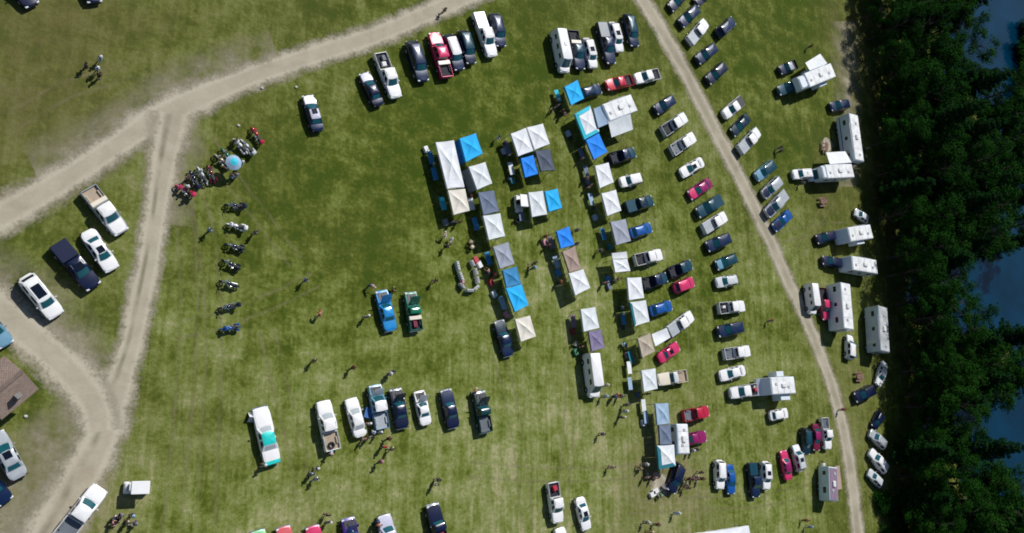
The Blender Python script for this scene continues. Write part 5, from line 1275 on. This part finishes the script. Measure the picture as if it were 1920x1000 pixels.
# people standing about, apart from the tents
P_ = person
PP = [(162,121,200,'walk','black','navy','person in black walking alone upper left',None),(183,129,80,'stand','lightblue','khaki','person in light blue in the small group upper left','white'),(187,139,300,'stand','black','black','person in black in the small group upper left',None),(189,108,250,'walk','grey','lightblue','person in grey above the small group upper left','white'),
(394,431,220,'walk','lightblue','jeans','person in light blue left of the motorcycle row',None),(480,435,190,'stand','grey','khaki','person in grey right of the white motorcycle',None),(574,525,30,'walk','blue','grey','person in blue alone on the open lawn',None),(601,592,100,'bend','red','khaki','person in red bending on the open lawn','red'),
(835,18,190,'walk','black','khaki','person in black walking on the dirt road at the top',None),(697,533,320,'bend','grey','navy','person in grey bending at the sky-blue classic','white'),(818,526,230,'walk','brown','khaki','person in brown right of the green classic pickup',None),(690,593,100,'stand','grey','grey','person in grey left of the sky-blue classic','white'),
(741,540,0,'sit','yellow','black','person in yellow crouching between the blue and green classics',None),(591,676,40,'walk','khaki','brown','person in khaki above the white pickup row',None),(664,689,190,'walk','darkred','black','person in dark red walking above the show row',None),(733,701,200,'walk','white','grey','person in white above the pale blue pickup','white'),(739,697,200,'walk','green','grey','person in green beside the one in white above the show row',None),
(686,824,120,'stand','purple','khaki','person in purple behind the white sedan',None),(695,820,300,'stand','grey','brown','person in grey behind the white sedan',None),(700,811,30,'stand','white','navy','person in white left behind the pale blue pickup','lightblue'),(714,811,150,'stand','lightblue','khaki','person in light blue right behind the pale blue pickup','white'),(693,795,80,'stand','cream','grey','person in cream between sedan and pale blue pickup','white'),
(731,823,180,'walk','darkred','black','person in dark red below the show row',None),(722,838,270,'stand','red','khaki','person in bright red in the trio below the show row','red'),(736,842,340,'walk','cream','black','person in cream with dark trousers below the show row',None),(716,866,200,'walk','pink','navy','person in pink furthest below the show row','pink'),
(624,846,250,'bend','lightblue','jeans','person in light blue at the tailgate of the spare-tyre pickup',None),(497,872,200,'walk','grey','cream','person in grey behind the turquoise-tailed classic','white'),(596,879,180,'stand','navy','white','person in navy in the trio at the lower left lawn','white'),(587,889,250,'walk','lightblue','grey','person in light blue in the trio at the lower left lawn',None),(595,898,200,'walk','white','lightblue','person in white in the trio at the lower left lawn',None),
(824,900,190,'stand','black','grey','person in black in the pair above the navy classic pickup',None),(820,909,100,'stand','lightblue','khaki','person in light blue in the pair above the navy classic pickup',None),(616,966,80,'stand','black','black','person in black in the pair above the crimson classic',None),(619,979,270,'stand','black','grey','person with a white hat above the crimson classic','white'),(707,985,0,'bend','orange','black','person in orange beside the lilac pickup',None),(709,979,330,'stand','blue','navy','person in blue beside the lilac pickup',None),
(216,971,330,'sit','white','navy','seated person in white of the circle at the lower left',None),(229,966,250,'sit','navy','jeans','seated person in navy of the circle at the lower left','grey'),(214,983,20,'sit','pink','black','seated person in pink of the circle at the lower left',None),(240,981,180,'stand','cream','khaki','standing person in cream of the circle at the lower left',None),(250,967,200,'stand','navy','khaki','standing person in navy of the circle at the lower left','lightblue'),(256,982,190,'sit','purple','grey','seated person in purple of the circle at the lower left','grey'),
(838,443,120,'bend','white','cream','person in white bending left of the tan lounge chairs','white'),(849,447,300,'sit','white','white','seated person in white near the cream canopy','white'),(841,461,200,'walk','khaki','black','person in khaki walking off left of the U of tables',None),
(1003,502,200,'walk','lightblue','navy','person in light blue between the left and middle vendor rows','lightblue'),(1004,493,160,'walk','brown','khaki','person in brown between the left and middle vendor rows',None),(1084,431,200,'stand','grey','black','person in grey upper right of the bright blue canopy',None),(1083,457,180,'walk','navy','khaki','person in navy lower right of the bright blue canopy',None),(1138,530,100,'stand','orange','grey','person in orange between clean white and plain white canopies','grey'),(1128,469,220,'walk','grey','navy','person in grey left of the food tent',None),
(1139,722,200,'walk','cream','grey','person in cream right of the long white van','cream'),(1137,743,200,'walk','lightblue','grey','person in light blue near the nose of the long white van','lightblue'),(1160,740,300,'stand','orange','brown','person in orange in the trio right of the long white van',None),(1155,744,20,'stand','blue','navy','person in blue in the trio right of the long white van',None),(1168,743,180,'stand','lightblue','darkred','person in light blue in the trio right of the long white van',None),
(1175,771,200,'stand','white','lightblue','person in white left of the blue-grey canopy','white'),(1170,782,240,'stand','cream','navy','person in cream left of the blue-grey canopy','white'),(1178,759,190,'walk','grey','black','person in grey walking above the pair left of the blue-grey canopy',None),(1132,814,200,'walk','grey','navy','person in grey alone left of the lower cluster',None),
(1213,871,200,'stand','white','grey','person in white left of the teal-bordered canopy','white'),(1150,876,200,'walk','cream','pink','person in cream far left of the teal-bordered canopy',None),(1206,880,140,'sit','khaki','brown','person in khaki seated at the straw patch edge',None),
(1273,963,180,'walk','white','lightblue','person in white alone at the bottom right lawn','white'),(1216,980,190,'walk','white','green','person in white at the bottom edge','white'),(1235,984,180,'walk','darkred','brown','person in dark red at the bottom edge',None),(1222,998,150,'stand','yellow','khaki','person in yellow at the bottom edge','cream'),
(1309,895,190,'walk','cream','grey','person in cream in the walking group near the white SUV',None),(1316,886,200,'walk','black','khaki','person in black in the walking group near the white SUV',None),(1319,898,190,'walk','darkred','black','person in dark red in the walking group near the white SUV',None),(1301,898,200,'walk','pink','brown','person in pink in the walking group near the white SUV',None),(1294,898,200,'walk','black','brown','person in black and brown in the walking group near the white SUV',None),(1289,909,210,'walk','cream','khaki','person in cream at the tail of the walking group',None),(1292,915,210,'walk','brown','pink','person in brown at the tail of the walking group',None),
(1300,845,190,'stand','lightblue','navy','person in light blue below the boxy white camper','white'),(1308,843,180,'walk','navy','black','person in navy below the boxy white camper',None),
(1521,988,200,'walk','lightblue','grey','person in light blue at the lower right','lightblue'),(1514,976,160,'walk','orange','brown','person in orange at the lower right',None),(1583,768,190,'walk','red','brown','person in red walking on the lane at the lower right',None),(1448,601,190,'walk','orange','grey','person in orange on the grass left of the lane',None),
(1465,276,190,'walk','black','grey','upper person in black right of the pale silver pickup',None),(1466,283,190,'walk','navy','black','lower person in navy right of the pale silver pickup',None),(1522,86,200,'walk','black','black','person in black above the fifth-wheel annex',None),(937,257,200,'walk','green','white','person in green left of the white twin canopies','green'),(893,737,90,'bend','red','jeans','person in red bending at the dark green classic pickup','white'),(1508,343,190,'walk','grey','green','person in grey below the white SUV in front of the motorhome',None),
(1596,606,200,'stand','pink','navy','person in pink left of the shaded motorhome',None),(1627,278,90,'stand','grey','navy','person in grey in the shade right of the long motorhome',None),(1627,292,270,'sit','grey','black','seated person in grey in the shade right of the long motorhome',None),
(352,350,250,'stand','white','navy','person in white at the red motorcycle near the junction','white'),(358,362,200,'stand','red','black','person in red at the red motorcycle near the junction','red'),(352,332,300,'stand','pink','grey','person in pink beside the navy motorcycle',None),(455,305,180,'stand','lightblue','grey','person in pale blue right of the parasol','white'),(436,329,20,'sit','teal','blue','seated person in teal below the parasol',None),(446,327,160,'sit','lightblue','black','seated person in light blue below the parasol','grey'),(443,262,100,'stand','cream','black','person in cream above the parasol at the white motorcycle',None)]
for q in PP: P_(q[0], q[1], -q[2] + 180 if False else q[2], q[3], q[4], q[5], q[6], hat=q[7])

# small lone things on the grass
for x, y, l_ in ((491,166,'white marker stone near the dirt road, lower'),(555,164,'white marker stone near the dirt road, upper'),(447,236,'white marker stone left of the red motorcycle'),(48,781,'white marker stone below the house corner'),(1219,893,'white marker stone at the straw patch')):
    o = MB().ball((0, 0, 0), .16, 9, 6, (1.2, 1, .8)).obj('marker_stone', simple('stone_white', (.5, .5, .47), .8, var=.2), None, True); p = at(x, y); o.location = (p.x, p.y, .06); tag(o, l_, 'stone', 'white stones on the grass')

# ------------------------------------------------------------------ trees
def leafmat(name, c1, c2):
    m = bpy.data.materials.new(name); t, b, N, L = nodes(m)
    tc = N.new('ShaderNodeTexCoord'); no = N.new('ShaderNodeTexNoise'); no.inputs['Scale'].default_value = .55; no.inputs['Detail'].default_value = 6; no.inputs['Roughness'].default_value = .7
    oi = N.new('ShaderNodeObjectInfo'); L.new(tc.outputs['Object'], no.inputs['Vector'])
    ad = N.new('ShaderNodeMath'); ad.operation = 'MULTIPLY_ADD'; ad.inputs[1].default_value = .45; L.new(oi.outputs['Random'], ad.inputs[0]); 
    sb = N.new('ShaderNodeMath'); sb.operation = 'SUBTRACT'; sb.inputs[1].default_value = .22; L.new(no.outputs['Fac'], sb.inputs[0]); L.new(sb.outputs[0], ad.inputs[2])
    mr = N.new('ShaderNodeMapRange'); mr.inputs[1].default_value = .2; mr.inputs[2].default_value = .75; L.new(ad.outputs[0], mr.inputs[0])
    mx = N.new('ShaderNodeMix'); mx.data_type = 'RGBA'; mx.inputs[6].default_value = (*c1, 1); mx.inputs[7].default_value = (*c2, 1); L.new(mr.outputs[0], mx.inputs[0])
    L.new(mx.outputs[2], b.inputs['Base Color']); b.inputs['Roughness'].default_value = .9; b.inputs['Specular IOR Level'].default_value = .03
    return m
LM = [leafmat('leaf_deciduous', (.006, .034, .003), (.015, .058, .006)), leafmat('leaf_pine', (.004, .026, .005), (.010, .044, .008))]
BK = simple('bark', (.05, .04, .03), .9, var=.4, vscale=3, bump=.6)
def leaves(C_, nrm, size):
    n = len(C_); a = RNG.normal(size=(n, 3)); a -= (a * nrm).sum(1)[:, None] * nrm; a /= np.linalg.norm(a, axis=1)[:, None]; b = np.cross(nrm, a)
    s1 = size * RNG.uniform(.6, 1.3, (n, 1)); s2 = s1 * RNG.uniform(.35, .7, (n, 1))
    V = np.stack([C_ - a * s1, C_ - b * s2, C_ + a * s1, C_ + b * s2 * RNG.uniform(.6, 1, (n, 1))], 1).reshape(-1, 3)
    return V
def crownmesh(name, pts, nrm, size, mat):
    V = leaves(pts, nrm, size); n = len(pts); me = bpy.data.meshes.new(name); me.vertices.add(n * 4); me.vertices.foreach_set('co', V.astype('f').ravel())
    me.loops.add(n * 4); me.loops.foreach_set('vertex_index', np.arange(n * 4, dtype='i')); me.polygons.add(n); me.polygons.foreach_set('loop_start', np.arange(0, n * 4, 4, dtype='i')); me.polygons.foreach_set('loop_total', np.full(n, 4, dtype='i'))
    me.materials.append(mat); me.update(); me.validate(); return me
def decid(h, r_, seed):
    global RNG; rg = RNG
    pts = []; nr = []; lim = MB(); lim.tube((0, 0, -.2), (.15, .1, h * .35), .26, .18, 8).tube((.15, .1, h * .35), (0, .1, h * .8), .18, .05, 7)
    nb = 46
    for i in range(nb):
        z = h * rg.uniform(.26, .97); k = math.sin(math.pi * min(1, max(.05, (z / h - .12) / .92))) ** .6
        a = rg.uniform(0, 2 * math.pi); rr = r_ * k * math.sqrt(rg.uniform(.12, 1.0)) * rg.uniform(.8, 1.2)
        c = np.array([math.cos(a) * rr, math.sin(a) * rr, z]); cs = rg.uniform(.55, 1.25)
        lim.tube((0.1, .1, max(h * .2, z - rr * .8)), tuple(c), .06, .015, 5)
        m_ = int(150 * cs * cs); d = rg.normal(size=(m_, 3)); d /= np.linalg.norm(d, axis=1)[:, None]; rad = cs * rg.uniform(.35, 1.05, (m_, 1))
        p = c + d * rad * np.array([1.15, 1.15, .75]); pts.append(p); n2 = d * .6 + np.array([0, 0, .7]) + rg.normal(size=(m_, 3)) * .45; nr.append(n2 / np.linalg.norm(n2, axis=1)[:, None])
    return np.concatenate(pts), np.concatenate(nr), lim
def pine(h, r_, seed):
    rg = RNG; pts = []; nr = []; lim = MB(); lim.tube((0, 0, -.2), (0, 0, h), .28, .04, 8)
    z = h * .16
    while z < h * .985:
        k = (1 - z / h) ** .75; L_ = r_ * k * rg.uniform(.85, 1.2) + .25; nb = 7 if k > .3 else 5; a0 = rg.uniform(0, 6.28)
        for i in range(nb):
            a = a0 + 2 * math.pi * i / nb + rg.normal() * .16; ln = L_ * rg.uniform(.65, 1.2); dz = ln * rg.uniform(.02, .28)
            d = np.array([math.cos(a), math.sin(a), 0]); s_ = np.array([-d[1], d[0], 0])
            lim.tube((0, 0, z), (d[0] * ln, d[1] * ln, z + dz), .045, .012, 4)
            m_ = int(70 * ln + 12); t = rg.uniform(.22, 1.03, m_); wd = .20 + .62 * np.sin(np.pi * np.clip(t, 0, 1) * .86) * (ln / r_) ** .5
            p = d * (t * ln)[:, None] + s_ * (rg.uniform(-1, 1, m_) * wd)[:, None]; p[:, 2] = z + dz * t + rg.normal(size=m_) * .10; pts.append(p)
            n2 = np.array([0, 0, 1.0]) + rg.normal(size=(m_, 3)) * .5; nr.append(n2 / np.linalg.norm(n2, axis=1)[:, None])
        z += h * .052 * rg.uniform(.8, 1.2)
    return np.concatenate(pts), np.concatenate(nr), lim
VAR = []
for i in range(5):
    h = [12, 13.5, 11, 14, 10][i]; p, n2, lm = decid(h, [3.6, 4.0, 3.2, 4.3, 3.3][i], i); VAR.append((crownmesh('crown_leafy', p, n2, .17, LM[0]), lm.mesh('trunk_leafy', BK), h, 'leafy_tree'))
for i in range(4):
    h = [15, 13, 16.5, 12][i]; p, n2, lm = pine(h, [3.4, 3.1, 3.7, 2.8][i], i); VAR.append((crownmesh('crown_pine', p, n2, .16, LM[1]), lm.mesh('trunk_pine', BK), h, 'pine_tree'))
def tree(px, py, vi, sc, label, group='trees of the belt along the river'):
    cm, tm, h, nm = VAR[vi]; p = at(px, py)
    o = root(nm, (p.x, p.y, 0.0), RNG.uniform(0, 6.28), label, 'tree', group, (sc, sc, sc * RNG.uniform(.93, 1.08)))
    link('crown', cm, o); link('trunk', tm, o); return o
edge = [(-120,1632),(0,1634),(120,1640),(250,1655),(350,1650),(450,1680),(540,1680),(620,1690),(700,1705),(780,1708),(850,1690),(930,1690),(1000,1690),(1140,1690)]
ey = [e_[0] for e_ in edge]; ex = [e_[1] for e_ in edge]
rT = random.Random(4)
LB = {('a','leafy_tree'):'leafy tree in the front rank of the belt, facing the field',('a','pine_tree'):'dark pine in the front rank of the belt, facing the field',('b','leafy_tree'):'leafy tree deep inside the belt between field and river',('b','pine_tree'):'dark pine deep inside the belt between field and river',
      ('c','leafy_tree'):'leafy tree on the riverbank leaning over the blue water',('c','pine_tree'):'dark pine on the riverbank beside the blue water'}
y = -130
NT = 0
while y < 1190:
    x0 = np.interp(y, ey, ex) - 14
    xe = np.interp(y, [b_[0] for b_ in XE], [b_[1] for b_ in XE])
    nx = max(2, int(round((xe - x0) / 29)) + 1)
    for i in range(nx):
        px_ = x0 + (xe - x0) * i / (nx - 1) + rT.uniform(-8, 8); py_ = y + rT.uniform(-12, 12) + (18 if i % 2 else 0)
        rank = 'a' if i == 0 else ('c' if i == nx - 1 else 'b')
        if rank == 'b' and rT.random() < .12: continue
        vi = rT.choice([0, 1, 2, 3, 4, 1, 3, 5, 7, 6] if rank != 'a' else [0, 2, 4, 1, 3, 8])
        if rank == 'c': vi = rT.choice([5, 1, 3, 1, 4, 7])
        sc = rT.uniform(.78, 1.02) if rank == 'a' else rT.uniform(.85, 1.12)
        tree(px_, py_, vi, sc, LB[(rank, VAR[vi][3])]); NT += 1
    y += 41
y = -130
while y < 1190:                                              # a second, lower line of edge trees closing the front of the belt
    tree(np.interp(y, ey, ex) + rT.uniform(-12, 14), y + rT.uniform(-6, 6), rT.choice([0, 2, 4]), rT.uniform(.55, .8), 'small leafy tree filling a gap in the front rank of the belt'); y += 34
# far bank shrubs on the right edge
def bush(x, y, z, sc, label, px=True, group='shrubs of the riverbank'):
    p = at(x, y) if px else Vector((x, y, 0)); o = root('shrub', (p.x, p.y, z), RNG.uniform(0, 6.28), label, 'shrub', group, (sc, sc, sc * .7))
    link('crown', BUSH[0], o); link('stem', BUSH[1], o)
p, n2, lm = decid(3.2, 2.0, 0); p[:, 2] -= .3
BUSH = (crownmesh('shrub_crown', p, n2, .17, LM[0]), lm.mesh('shrub_stem', BK))
for i, (x, y_) in enumerate([(1921,100),(1925,148),(1919,185),(1930,60),(1928,215)]): bush(x, y_, -.6, 1.6, 'dark shrub on a shoal at the upper right edge')
for i, (x, y_) in enumerate([(1668,952),(1680,985),(1650,940),(1662,1010)]): bush(x, y_, 0, .8, 'low shrub at the foot of the tree belt, bottom right')
SC['tree_count'] = NT
